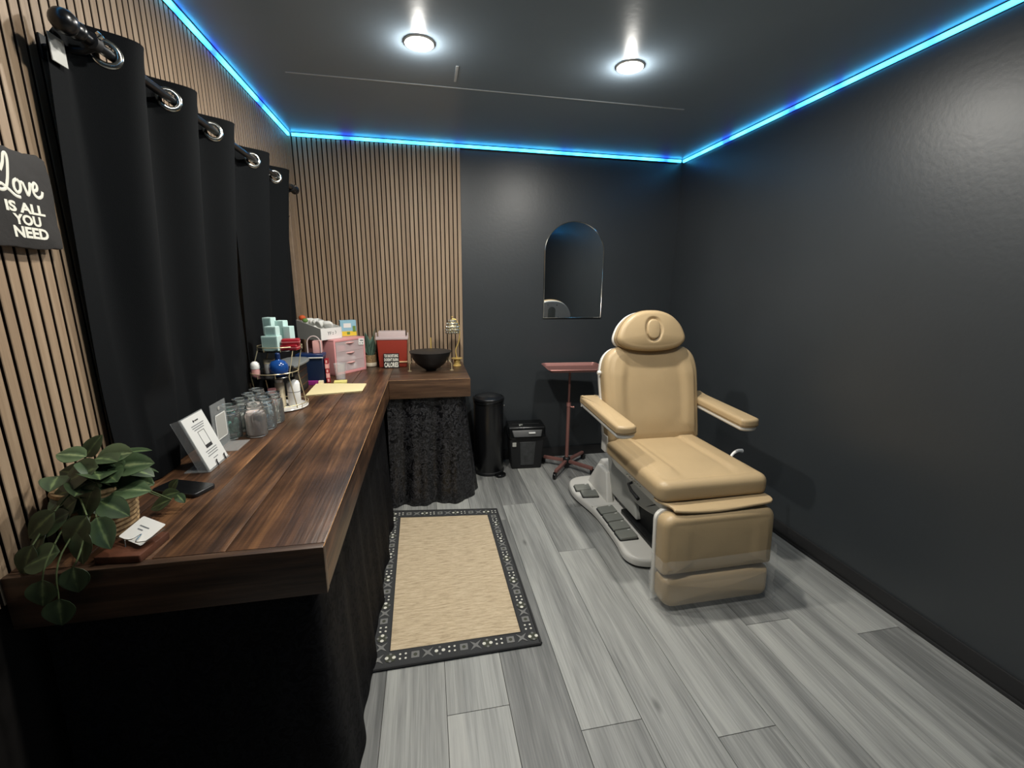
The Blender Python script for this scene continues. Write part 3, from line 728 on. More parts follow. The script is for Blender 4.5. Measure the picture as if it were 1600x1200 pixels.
# rear housing: tapered white tower with side fins
def frustum(x0, x1, y0, y1, z0, a0, a1, b0, b1, z1, bev=0.012):
    bm = bmesh.new(); bmesh.ops.create_cube(bm, size=1)
    for v in bm.verts:
        u, q, t = v.co.x + .5, v.co.y + .5, v.co.z + .5
        X0 = x0 + (x1 - x0) * u; X1 = a0 + (a1 - a0) * u; Y0_ = y0 + (y1 - y0) * q; Y1_ = b0 + (b1 - b0) * q
        v.co = Vector((X0 + (X1 - X0) * t, Y0_ + (Y1_ - Y0_) * t, z0 + (z1 - z0) * t))
    bmesh.ops.bevel(bm, geom=list(bm.edges), offset=bev, segments=3, affect='EDGES', profile=0.6)
    bm.verts.index_update(); g = ([v.co.copy() for v in bm.verts], [[v.index for v in f.verts] for f in bm.faces]); bm.free(); return g
obj('rear_housing', frustum(CX - 0.155, CX + 0.155, 2.46, 2.83, 0.05, CX - 0.11, CX + 0.11, 2.52, 2.72, 0.255), 'shell_white', ch)
for s in (-1, 1):
    obj('side_fin', frustum(*sorted((CX + s * 0.175, CX + s * 0.125)), 2.43, 2.79, 0.055, *sorted((CX + s * 0.15, CX + s * 0.115)), 2.53, 2.68, 0.235, 0.012), 'shell_white', ch)
    obj('side_panel', frustum(*sorted((CX + s * 0.128, CX + s * 0.02)), 2.12, 2.50, 0.11, *sorted((CX + s * 0.118, CX + s * 0.02)), 2.22, 2.60, 0.36, 0.01), 'shell_grey', ch)
obj('lift_column', J(box(CX - 0.10, CX + 0.10, 1.98, 2.5, 0.055, 0.40, 0.01), box(CX - 0.14, CX + 0.14, 1.9, 2.3, 0.055, 0.09, 0.01)), 'dark_plastic', ch)
# rounded lift cover below the seat
lc = [(-0.31, 0.42), (-0.30, 0.34), (-0.25, 0.275), (-0.13, 0.235), (0.02, 0.22), (0.10, 0.25), (0.14, 0.32), (0.15, 0.42)]
obj('lift_cover', T(pad(smooth_outline(lc, 4), -0.15, 0.15, 0.03, 0.03, 4), frame((CX, 2.12, 0.0), (0, 1, 0), (0, 0, 1))), 'shell_grey', ch)
# seat frame
sf = obj('seat_frame', frustum(CX - 0.235, CX + 0.235, 1.70, 2.22, 0.415, CX - 0.272, CX + 0.272, 1.645, 2.26, 0.492, 0.012), 'shell_white', ch)
for i in range(6):
    for s in (-1, 1):
        obj('vent_stud', T(lathe([(0.0075, 0), (0.007, 0.003), (0.0005, 0.0045)], 10), frame((CX + s * 0.2555, 2.02 - i * 0.03, 0.456), (0, 1, 0), (0, s * 0.45, s * 1.0) if s > 0 else (0, 0.0, 1.0))) if s > 0 else at(sphere(0, 0, 0, 0.0065, 10, 6), CX - 0.2555, 2.02 - i * 0.03, 0.456), 'chrome', sf)
for s in (-1, 1):
    obj('tilt_lever', tube([(CX + s * 0.2, 2.0, 0.43), (CX + s * 0.262, 1.99, 0.415), (CX + s * 0.272, 1.93, 0.405), (CX + s * 0.27, 1.86, 0.395)], 0.008, 8, rfn=lambda t: 0.8 + 0.5 * t), 'black_matte', ch)
# seat cushion with side bolsters
def bol(x, w0, w1, h):
    a = abs(x); t = max(0, min(1, (a - w0) / (w1 - w0))); return h * t * t * (3 - 2 * t)
def seat_disp(x, y):
    dx = x - CX; f = max(0, min(1, (y - 1.62) / 0.16)); d = bol(dx, 0.12, 0.17, 0.010) * f - 0.004 * math.exp(-((abs(dx) - 0.135) / 0.012) ** 2) * f
    e = max(0, min(1, (1.80 - y) / 0.15)); return d - 0.012 * e * e - 0.01 * max(0, (abs(dx) - 0.22) / 0.06) ** 2
obj('seat', pad(rrect(CX - 0.288, CX + 0.288, 1.628, 2.255, (0.03, 0.03, 0.05, 0.05)), 0.488, 0.583, 0.038, 0.022, 6, rings=26, disp=seat_disp, crown=0.008, step=0.018), 'leather', ch, 70)
# loose leather flap bridging seat and leg rest
fo_ = smooth_outline([(-0.245, 1.72), (-0.243, 1.60), (-0.23, 1.572), (-0.1, 1.566), (0.1, 1.566), (0.22, 1.566), (0.256, 1.575), (0.272, 1.6), (0.272, 1.64), (0.268, 1.72)], 5)
fg = pad([(CX + a, b) for a, b in fo_], 0.474, 0.488, 0.006, 0.006, 3)
obj('seat_flap', ([Vector((v.x, v.y, v.z - 0.9 * max(0, 1.66 - v.y) ** 2 / 0.1 * 0.1 + 0.009 * math.sin((v.x - CX) * 9.0 - 1.2) * max(0, (1.68 - v.y)) / 0.11)) for v in fg[0]], fg[1]), 'leather', ch, 70)
# backrest
tl = math.radians(14)
bm_ = frame((CX + 0.006, 2.20, 0.562), (1, 0, 0), (0, math.sin(tl), math.cos(tl)))      # local z faces the sitter
hb = [(0.0, 0.0), (0.24, 0.0), (0.282, 0.012), (0.292, 0.05), (0.296, 0.2), (0.302, 0.36), (0.299, 0.44), (0.279, 0.51), (0.235, 0.556), (0.18, 0.572), (0.115, 0.566), (0.05, 0.552), (0.0, 0.55)]
bo = smooth_outline(mirror_outline(hb), 4)
def back_disp(x, y):
    f = max(0, min(1, (y - 0.0) / 0.1)) * max(0, min(1, (0.56 - y) / 0.16))
    k = 0.165 + 0.035 * math.sin(PI * max(0, min(1, y / 0.55)))
    d = bol(x, k - 0.035, k + 0.02, 0.016) - 0.012 * max(0, (abs(x) - 0.225) / 0.065) ** 2
    return d * f + 0.008 * math.exp(-((y - 0.13) / 0.09) ** 2) * max(0, 1 - (x / 0.2) ** 2)
obj('backrest', T(pad(bo, -0.088, 0.0, 0.034, 0.015, 6, rings=26, disp=back_disp, crown=0.006), bm_), 'leather', ch, 70)
so = [(a * 1.012, 0.27 + (b - 0.27) * 1.0) for a, b in bo]
bs = obj('backrest_shell', T(pad(so, -0.122, -0.084, 0.006, 0.02, 4), bm_), 'shell_white', ch)
for s in (-1, 1):
    obj('shell_knob', T(lathe([(0.012, 0), (0.012, 0.016), (0.009, 0.02), (0.0005, 0.021)], 14), frame((CX + s * 0.297, 2.366, 0.955), (0, s, 0), (0, 0, 1))), 'shell_white', bs)
    obj('hinge_cover', box(CX + s * 0.285 - 0.012, CX + s * 0.285 + 0.012, 2.235, 2.30, 0.50, 0.60, 0.008), 'shell_white', bs)
obj('backrest_spine', T(pad(rrect(-0.07, 0.07, 0.02, 0.5, 0.03), -0.15, -0.118, 0.0, 0.014, 3), bm_), 'shell_grey', bs)
# headrest
hl = math.radians(11)
hm = frame((CX - 0.012, 2.292, 1.098), (1, 0, 0), (0, math.sin(hl), math.cos(hl)))
hh = [(0.0, -0.008), (0.09, -0.003), (0.155, 0.010), (0.196, 0.032), (0.213, 0.06), (0.208, 0.095), (0.18, 0.15), (0.128, 0.199), (0.065, 0.224), (0.0, 0.23)]
ho = smooth_outline(mirror_outline(hh), 4)
def head_disp(x, y):
    q = math.hypot(x / 0.046, (y - 0.118) / 0.063); return -0.014 * math.exp(-((q - 1.0) / 0.13) ** 2)
obj('headrest', T(pad(ho, -0.075, 0.012, 0.03, 0.014, 6, rings=34, disp=head_disp, crown=0.012), hm), 'leather', ch, 70)
obj('headrest_piping', T(tube([(p[0] * 1.001, p[1], -0.02) for p in ho], 0.0022, 6, closed=True), hm), 'leather_seam', ch)
ov = [(0.040 * math.copysign(abs(math.cos(a)) ** 0.8, math.cos(a)), 0.118 + 0.056 * math.copysign(abs(math.sin(a)) ** 0.8, math.sin(a))) for a in [2 * PI * i / 40 for i in range(40)]]
obj('face_plug', T(pad(ov, 0.006, 0.023, 0.008, 0.002, 4, rings=6, crown=0.003), hm), 'leather', ch, 70)
hs = obj('headrest_shell', T(pad([(a * 1.015, 0.11 + (b - 0.11) * 1.015) for a, b in ho], -0.10, -0.071, 0.004, 0.016, 3), hm), 'shell_white', ch)
obj('shell_recess', T(pad(rrect(-0.04, 0.04, 0.02, 0.17, 0.038), -0.104, -0.09, 0.002, 0.002, 2), hm), 'pedal_grey', hs)
for a, b in ((-0.05, 0.19), (0.05, 0.19), (-0.075, 0.06), (0.075, 0.06)):
    obj('shell_screw', T(sphere(a, b, -0.1005, 0.007, 10, 6), hm), 'chrome', hs)
obj('headrest_bar', J(*[T(cyl(s * 0.045, -0.0, -0.12, 0.07, 0.009, 12), frame((CX - 0.012, 2.36, 1.05), (1, 0, 0), (0, 1, 0))) for s in (-1, 1)]), 'chrome', ch)
# armrests
for s in (-1, 1):
    xa = CX + s * 0.348; al = math.radians(2.5)
    am = frame((xa, 2.42, 0.815), (-1, 0, 0), (0, -math.cos(al), -math.sin(al)))     # local y runs forward, z up
    xo = 0.0
    ao = smooth_outline([(0.052, 0.03), (0.04, 0.005), (0.0, 0.0), (-0.04, 0.005), (-0.052, 0.03), (-0.053, 0.28), (-0.054, 0.50), (-0.046, 0.545), (0.0, 0.56), (0.046, 0.545), (0.054, 0.50), (0.053, 0.28)], 5)
    obj('armrest_pad', T(pad(ao, -0.052, -0.006, 0.016, 0.008, 5, rings=6, crown=0.004), am), 'leather', ch, 70)
    obj('armrest_piping', T(tube([(p[0], p[1], -0.04) for p in ao], 0.0022, 6, closed=True), am), 'leather_seam', ch)
    obj('armrest_shell', T(pad([(a * 0.93, 0.285 + (b - 0.285) * 0.98) for a, b in ao], -0.074, -0.050, 0.002, 0.012, 4), am), 'shell_white', ch)
    obj('armrest_bracket', J(tube([(xa - s * 0.01, 2.30, 0.748), (xa - s * 0.02, 2.36, 0.735), (CX + s * 0.27, 2.40, 0.745)], 0.017, 10), box(*sorted((CX + s * 0.27, CX + s * 0.305)), 2.335, 2.44, 0.70, 0.80, 0.01)), 'shell_white', ch)
# leg rest and foot section
lt = math.radians(4)
lm = frame((CX - 0.012, 1.522, 0.012), (1, 0, 0), (0, math.sin(lt), math.cos(lt)))
lo_ = rrect(-0.284, 0.284, 0.163, 0.448, (0.05, 0.05, 0.02, 0.02))
def leg_disp(x, y): return bol(x, 0.14, 0.19, 0.008) * max(0, min(1, (0.42 - y) / 0.1)) - 0.012 * max(0, (y - 0.37) / 0.1) ** 2
obj('leg_rest', T(pad(lo_, -0.085, 0.0, 0.034, 0.014, 6, rings=22, disp=leg_disp, crown=0.006, step=0.02), lm), 'leather', ch, 70)
obj('foot_rest', T(pad(rrect(-0.282, 0.268, 0.006, 0.158, (0.026, 0.026, 0.06, 0.045)), -0.085, 0.006, 0.034, 0.014, 6, rings=16, crown=0.008, step=0.02), lm), 'leather', ch, 70)
obj('leg_rest_shell', T(pad(rrect(-0.289, 0.289, 0.02, 0.452, (0.05, 0.05, 0.03, 0.03)), -0.108, -0.082, 0.003, 0.01, 3), lm), 'shell_white', ch)
for s_ in (-0.14, 0.14): obj('leg_rest_hinge', box(CX + s_ - 0.02, CX + s_ + 0.02, 1.62, 1.76, 0.36, 0.43, 0.008), 'dark_plastic', ch)
# loose clear protective film wrapped round the lower part
def film(u, v):
    a = 2 * PI * u; hx, hy = 0.302, 0.066
    cx = math.copysign(abs(math.cos(a)) ** 0.22, math.cos(a)) * hx; cy = math.copysign(abs(math.sin(a)) ** 0.3, math.sin(a)) * hy
    y = -0.006 + 0.262 * v; wob = 0.004 * math.sin(23 * u + 9 * v) + 0.003 * math.sin(57 * u - 14 * v)
    k = 1 - 0.02 * v
    p = lm @ Vector((cx * k + wob, y + 0.012 * math.sin(5 * u + 2) * v, -0.045 + cy + wob))
    return (p.x, p.y, p.z)
obj('protective_film', sheet(film, 120, 16), 'film', ch, 60)
# white release lever at the right of the seat
obj('release_lever', tube(spline([(CX + 0.2, 1.93, 0.46), (CX + 0.30, 1.95, 0.49), (CX + 0.335, 1.97, 0.545), (CX + 0.375, 1.98, 0.565), (CX + 0.41, 1.985, 0.562)], 6), 0.007, 8, rfn=lambda t: 0.8 + 0.9 * t * t), 'white', ch)

# ================================================================ TRAY STAND
tx, ty = 1.957, 3.16
ts = thing('tray_stand', 'rose gold rolling instrument tray stand behind the chair', 'tray stand', (tx, ty, 0))
th = 0.832
tm = Matrix.Translation((1.975, 3.135, th)) @ Matrix.Rotation(math.radians(-3.5), 4, 'Z')
to = rrect(-0.225, 0.225, -0.155, 0.155, 0.03)
tray_in = rrect(-0.205, 0.205, -0.135, 0.135, 0.022)
n_ = len(to)
TV = [Vector((a, b, 0.018)) for a, b in to] + [Vector((a * 0.975, b * 0.965, 0.019)) for a, b in to] + [Vector((a, b, 0.0)) for a, b in tray_in] + [Vector((a, b, -0.003)) for a, b in tray_in] + [Vector((a * 0.99, b * 0.985, 0.0145)) for a, b in to]
TF = [[i, (i + 1) % n_, n_ + (i + 1) % n_, n_ + i] for i in range(n_)] + [[n_ + i, n_ + (i + 1) % n_, 2 * n_ + (i + 1) % n_, 2 * n_ + i] for i in range(n_)] + [[2 * n_ + i for i in range(n_)]] + [[3 * n_ + i for i in range(n_)][::-1]] + [[3 * n_ + i, 4 * n_ + i, 4 * n_ + (i + 1) % n_, 3 * n_ + (i + 1) % n_][::-1] for i in range(n_)] + [[4 * n_ + i, i, (i + 1) % n_, 4 * n_ + (i + 1) % n_][::-1] for i in range(n_)]
obj('tray', T((TV, TF), tm), 'rose_pole', ts, 30)
obj('tray_rim', T(tube([(a, b, 0.0185) for a, b in to], 0.0032, 6, closed=True), tm), 'rose', ts)
obj('tray_support', T(box(-0.12, 0.12, -0.012, 0.012, -0.013, -0.003, 0.002), tm), 'rose_pole', ts)
obj('upper_pole', cyl(tx, ty, 0.5, th - 0.012, 0.0095, 16), 'rose_pole', ts)
obj('lower_pole', cyl(tx, ty, 0.075, 0.535, 0.0145, 18), 'rose_pole', ts)
obj('collar', J(cyl(tx, ty, 0.525, 0.555, 0.018, 18), tube([(tx + 0.015, ty - 0.002, 0.52), (tx + 0.035, ty - 0.01, 0.518)], 0.005, 8), sphere(tx + 0.037, ty - 0.011, 0.518, 0.009, 10, 6)), 'rose', ts)
obj('hub', lathe([(0.026, 0.03), (0.03, 0.035), (0.03, 0.085), (0.022, 0.095), (0.0145, 0.097)], 20, tx, ty), 'dark_plastic', ts)
for a in (-128, -52, 38, 90 + 55, -200 + 0):
    if a == -200: continue
    r = math.radians(a); dx, dy = math.cos(r), math.sin(r); ex, ey = tx + dx * (0.2 if a > 100 else 0.245), ty + dy * (0.195 if a > 100 else 0.235)
    f = frame((tx, ty, 0.062), (dx, dy, 0), (-dy, dx, 0))
    lg = obj('leg', T(box(0.02, 0.198 if a > 100 else 0.245, -0.0125, 0.0125, -0.011, 0.013, 0.004), f), 'rose_pole', ts)
    wf_ = frame((ex, ey, 0.0), (dx, dy, 0), (-dy, dx, 0))
    obj('caster', J(T(T(lathe([(0.006, -0.011), (0.022, -0.011), (0.024, -0.008), (0.024, 0.008), (0.022, 0.011), (0.006, 0.011)], 18), frame((0.008, 0, 0.024), (1, 0, 0), (0, 0, 1))), wf_), T(box(-0.016, 0.016, -0.014, 0.014, 0.034, 0.055, 0.006), wf_)), 'black_gloss', lg)

# ================================================================ BINS
tb = thing('pedal_bin', 'tall black round pedal bin between the skirt and the shredder', 'bin', (1.322, 3.215, 0))
obj('body', lathe([(0.112, 0.012), (0.116, 0.02), (0.116, 0.585), (0.11, 0.59)], 40, 1.322, 3.215), 'metal_black', tb)
obj('base_ring', lathe([(0.117, 0.0), (0.121, 0.006), (0.121, 0.022), (0.117, 0.027)], 40, 1.322, 3.215), 'black_matte', tb)
obj('lid', lathe([(0.118, 0.592), (0.122, 0.597), (0.122, 0.611), (0.119, 0.616), (0.108, 0.62), (0.106, 0.615), (0.09, 0.628), (0.05, 0.638), (0.0005, 0.641)], 40, 1.322, 3.215), 'metal_black', tb)
obj('rim_band', lathe([(0.1175, 0.57), (0.1195, 0.573), (0.1195, 0.586), (0.1175, 0.589)], 40, 1.322, 3.215, cap=False), 'black_gloss', tb)
obj('pedal', at(pad(smooth_outline([(-0.042, 0.0), (-0.035, -0.03), (0.0, -0.042), (0.035, -0.03), (0.042, 0.0), (0.03, 0.03), (-0.03, 0.03)], 4), 0, 0.016, 0.006, 0.003, 3), 1.395, 3.10, 0.006, 0.45), 'black_gloss', tb)
obj('side_knob', sphere(1.322 + 0.119, 3.195, 0.548, 0.006, 10, 6), 'chrome', tb)
sx, sy = 1.634, 3.284
shm = frame((sx, sy, 0), (1, -0.06, 0), (0.06, 1, 0))
sh = thing('paper_shredder', 'small black paper shredder with clear bin window by the wall', 'paper shredder', (sx, sy, 0))
obj('bin', T(frustum(-0.122, 0.122, -0.085, 0.085, 0.0, -0.142, 0.142, -0.1, 0.095, 0.27, 0.012), shm), 'black_matte', sh)
obj('window', T(frustum(-0.05, 0.058, -0.0935, -0.084, 0.035, -0.058, 0.07, -0.1035, -0.094, 0.235, 0.002), shm), 'smoke', sh)
obj('head', T(frustum(-0.148, 0.148, -0.112, 0.1, 0.262, -0.152, 0.152, -0.09, 0.1, 0.36, 0.016), shm), 'black_gloss', sh)
obj('head_brow', T(J(frustum(-0.11, 0.11, -0.126, -0.09, 0.285, -0.125, 0.125, -0.098, -0.07, 0.335, 0.008)), shm), 'brow', sh)
obj('feed_slot', T(box(-0.11, 0.11, -0.02, -0.008, 0.358, 0.3615), shm), 'base_black', sh)
obj('switch', T(J(box(-0.06, -0.03, -0.05, -0.035, 0.359, 0.367, 0.002)), shm), 'pedal_grey', sh)
obj('status_light', T(sphere(-0.055, -0.06, 0.361, 0.004, 8, 6), shm), 'white', sh)
obj('name_badge', T(box(0.01, 0.062, -0.1245, -0.114, 0.312, 0.322), shm), 'white', sh, 0)
obj('warning_label', T(box(-0.118, -0.088, -0.1045, -0.09, 0.20, 0.232), shm), 'shell_grey', sh, 0)

# ================================================================ THINGS ON THE COUNTER
ZC = HC
# --- vessel bowl, rod, gold lamp
bw = thing('vessel_bowl', 'round matte black vessel bowl on the end of the counter', 'bowl', (0.89, 3.08, ZC))
obj('shell', lathe([(0.034, 0.0), (0.038, 0.008), (0.06, 0.02), (0.098, 0.05), (0.126, 0.088), (0.144, 0.13), (0.147, 0.137), (0.143, 0.138)], 48, 0.89, 3.08, ZC), 'bowl_black', bw)
obj('basin', lathe([(0.143, 0.138), (0.139, 0.132), (0.12, 0.09), (0.09, 0.053), (0.05, 0.03), (0.0005, 0.025)], 48, 0.89, 3.08, ZC, cap=False), 'bowl_in', bw)
obj('drain', lathe([(0.0005, 0.031), (0.02, 0.031), (0.022, 0.027)], 20, 0.89, 3.08, ZC, cap=False), 'gold', bw)
for x in (0.742, 1.035):
    obj('support_pin', J(cyl(x, 3.055, ZC + 0.0005, ZC + 0.004, 0.014, 16), tube([(x, 3.055, ZC), (x, 3.055, ZC + 0.05), (x + (0.02 if x < 0.9 else -0.02), 3.06, ZC + 0.075)], 0.0035, 8)), 'pale_gold', bw)
tp = thing('gold_tap', 'slim upright gold tap rising behind the black bowl', 'tap', (0.895, 3.262, ZC))
obj('stem', cyl(0.895, 3.262, ZC, ZC + 0.212, 0.0075, 14, 0.0055), 'gold', tp)
obj('foot', lathe([(0.02, 0.0), (0.02, 0.006), (0.012, 0.01), (0.0075, 0.014)], 20, 0.895, 3.262, ZC), 'gold', tp)
gl = thing('gold_lamp', 'small gold lamp with beaded pinecone shade at the counter corner', 'lamp', (1.085, 3.225, ZC))
lx, ly = 1.085, 3.225
obj('base', lathe([(0.03, 0.0), (0.031, 0.006), (0.024, 0.012), (0.022, 0.03), (0.026, 0.04), (0.022, 0.05), (0.008, 0.056)], 24, lx, ly, ZC), 'gold', gl)
obj('base_plate', lathe([(0.012, 0.054), (0.04, 0.056), (0.04, 0.061), (0.008, 0.063)], 24, lx, ly, ZC), 'gold', gl)
obj('arm', tube(spline([(lx, ly, ZC + 0.06), (lx - 0.008, ly, ZC + 0.12), (lx + 0.012, ly, ZC + 0.175), (lx + 0.022, ly, ZC + 0.23), (lx + 0.018, ly, ZC + 0.30), (lx - 0.004, ly, ZC + 0.345), (lx - 0.03, ly, ZC + 0.35)], 6), 0.0045, 8), 'gold', gl)
shd = obj('shade', lathe([(0.008, 0.348), (0.022, 0.338), (0.036, 0.315), (0.044, 0.285), (0.046, 0.262), (0.043, 0.252)], 28, lx - 0.03, ly, ZC, cap=False), 'pale_gold', gl)
beads = []
for j, (zz, rr, nn) in enumerate(((0.335, 0.026, 9), (0.315, 0.037, 12), (0.293, 0.044, 14), (0.272, 0.047, 15), (0.253, 0.045, 15))):
    for i in range(nn):
        a = 2 * PI * (i + 0.5 * (j % 2)) / nn; beads.append(sphere(lx - 0.03 + rr * math.cos(a), ly + rr * math.sin(a), ZC + zz, 0.0095, 8, 6))
obj('beads', J(*beads), 'chrome', shd)['kind'] = 'stuff'
obj('finial', J(cyl(lx - 0.03, ly, ZC + 0.346, ZC + 0.364, 0.003, 8), sphere(lx - 0.03, ly, ZC + 0.367, 0.006, 10, 6)), 'gold', gl)

# --- sharps container with little sign
scx, scy = 0.618, 3.285
sc = thing('sharps_container', 'red plastic sharps container with hazy lid behind the black sign', 'sharps container', (scx, scy, ZC))
obj('body', frustum(scx - 0.098, scx + 0.098, scy - 0.055, scy + 0.055, ZC, scx - 0.107, scx + 0.107, scy - 0.06, scy + 0.06, ZC + 0.208, 0.008), 'sharps_red', sc)
obj('lid', J(box(scx - 0.114, scx + 0.114, scy - 0.065, scy + 0.065, ZC + 0.204, ZC + 0.222, 0.005), box(scx - 0.096, scx + 0.096, scy - 0.03, scy + 0.055, ZC + 0.22, ZC + 0.262, 0.006)), 'lid_haze', sc)
for s in (-1, 1): obj('lid_latch', box(scx + s * 0.112 - 0.004, scx + s * 0.112 + 0.004, scy - 0.02, scy + 0.02, ZC + 0.205, ZC + 0.25, 0.002), 'lid_haze', sc)
obj('front_band', box(scx + 0.03, scx + 0.104, scy - 0.0625, scy - 0.05, ZC + 0.036, ZC + 0.046, 0.002), 'candle', sc)
gs = thing('word_sign', 'tiny black block sign with white capitals leaning on the red container', 'sign', (0.609, 3.19, ZC))
gm = frame((0.609, 3.196, ZC), (1, -0.03, 0), (0.03 * 0.2, 0.12, 1))
obj('block', T(pad(rrect(-0.054, 0.054, 0.0, 0.108, 0.003), -0.016, 0.0, 0.001, 0.001, 1), gm), 'black_matte', gs)
for txt, yc, hh_ in (('TOO BAD BITCHING', 0.091, 0.022), ("DOESN'T BURN", 0.063, 0.022), ('CALORIES', 0.026, 0.036)):
    obj('lettering', T(fit(text_geo(txt, 0.02, 0.0006), 0.098, hh_), gm @ Matrix.Translation((0, yc, 0.0004))), 'chalk', gs, 0)

# --- leaf maker
def leaf_geo(L_, wd, bend=0.25, cup=0.12, n=8, m=6):
    """pointed oval leaf lying along +x from the origin, tip drooping"""
    V, F, UV = [], [], []
    for i in range(n + 1):
        t = i / n; hw = wd / 2 * (math.sin(PI * min(1, t ** 0.8)) ** 0.75 if 0 < t < 1 else 0.0)
        for j in range(m + 1):
            s = -1 + 2 * j / m
            V.append(Vector((L_ * t, hw * s, -bend * L_ * t * t + cup * abs(s) * hw + 0.01 * L_ * math.sin(9 * t) * s)))
            UV.append((0.5 + 0.5 * s, t))
    for i in range(n):
        for j in range(m):
            F.append([i * (m + 1) + j, (i + 1) * (m + 1) + j, (i + 1) * (m + 1) + j + 1, i * (m + 1) + j + 1])
    return V, F, UV
def leaf(parent, base, yaw, pitch, roll, L_, wd, m, bend=0.25, cup=0.15, name='leaf'):
    V, F, UV = leaf_geo(L_, wd, bend, cup); nV = len(V)
    mt = Matrix.Translation(base) @ Matrix.Rotation(yaw, 4, 'Z') @ Matrix.Rotation(-pitch, 4, 'Y') @ Matrix.Rotation(roll, 4, 'X')
    V, F = thicken((V, F), 0.0007); UV = UV + UV
    o = obj(name, T((V, F), mt), m, parent, 70)
    uvl = o.data.uv_layers.new(name='UVMap')
    for lp in o.data.loops: uvl.data[lp.index].uv = UV[lp.vertex_index]
    return o
def leaf_m(parent, base, d, nrm, L_, wd, m, bend=0.15, cup=0.12):
    V, F, UV = leaf_geo(L_, wd, bend, cup)
    d = Vector(d).normalized(); Yv = Vector(nrm).cross(d)
    V, F = thicken((V, F), 0.0007); UV = UV + UV
    o = obj('leaf', T((V, F), frame(base, d, Yv)), m, parent, 70)
    uvl = o.data.uv_layers.new(name='UVMap')
    for lp in o.data.loops: uvl.data[lp.index].uv = UV[lp.vertex_index]
    return o
# --- small snake plant
sp = thing('snake_plant', 'little snake plant in a woven pot beside the red container', 'plant', (0.452, 3.318, ZC))
obj('pot', lathe([(0.034, 0.0), (0.041, 0.006), (0.043, 0.04), (0.042, 0.085), (0.036, 0.086), (0.036, 0.07)], 24, 0.452, 3.318, ZC, cap=True), 'rope', sp)
obj('pot_band', lathe([(0.0415, 0.002), (0.044, 0.008), (0.0445, 0.026), (0.0435, 0.03)], 24, 0.452, 3.318, ZC, cap=False), 'rope_white', sp)
for a, pt, L_ in ((0.3, 1.45, 0.19), (2.2, 1.38, 0.15), (4.2, 1.42, 0.17), (5.3, 1.2, 0.13), (1.2, 1.3, 0.14), (3.2, 1.22, 0.16)):
    leaf(sp, (0.452 + 0.012 * math.cos(a), 3.318 + 0.012 * math.sin(a), ZC + 0.07), a, pt, random.uniform(-.5, .5), L_ * 1.12, 0.05, 'snake_leaf', 0.04, 0.3)

# --- trailing plant at the near end of the counter
px_, py_ = 0.084, 1.118
pp = thing('potted_plant', 'trailing green plant in a woven rope pot at the near counter end', 'plant', (px_, py_, ZC))
rings = []
for j in range(11):
    z = 0.006 + j * 0.0115; r = 0.06 + 0.010 * (j / 10) ** 0.7
    rings.append(tube([(px_ + r * math.cos(2 * PI * i / 40), py_ + r * math.sin(2 * PI * i / 40), ZC + z) for i in range(40)], 0.0066, 6, closed=True))
obj('rope_pot', J(*rings, lathe([(0.056, 0.001), (0.066, 0.12), (0.062, 0.12), (0.06, 0.105)], 30, px_, py_, ZC)), 'rope', pp)
obj('soil', lathe([(0.0005, 0.108), (0.061, 0.106)], 24, px_, py_, ZC, cap=False), 'soil', pp)
LV = [(0.057,1.100,1.069,0.055,170),(0.139,1.100,1.060,0.085,20),(0.182,1.100,1.036,0.070,10),(0.099,1.050,1.036,0.090,200),(0.169,1.080,0.985,0.090,5),(0.182,1.120,0.984,0.045,350),(0.131,1.020,0.986,0.070,250),(0.179,1.020,0.967,0.060,340),(0.045,1.045,0.973,0.080,190),(0.135,0.970,0.941,0.065,240),(0.176,0.980,0.931,0.065,310),(0.077,0.950,0.899,0.070,200),(0.146,0.930,0.855,0.052,280),(0.093,0.920,0.839,0.052,230),(0.114,0.920,0.791,0.055,255),(0.188,1.200,0.908,0.040,20),(0.213,1.200,0.895,0.030,330),(0.174,1.180,0.892,0.050,200),(0.190,1.220,0.924,0.030,60),(0.045,0.960,0.889,0.060,250),(0.068,1.000,0.949,0.070,215),(0.05,0.99,0.954,0.065,225),(0.075,1.060,1.000,0.080,195),(0.081,1.140,1.072,0.050,60),(0.055,1.090,1.027,0.070,170),(0.146,0.960,0.911,0.060,270),(0.081,1.020,0.966,0.070,220),(0.05,0.985,0.912,0.060,250),(0.123,1.100,1.013,0.075,330),(0.06,1.080,0.986,0.075,200)]
rnd = random.Random(11); crown = Vector((px_, py_, ZC + 0.13))
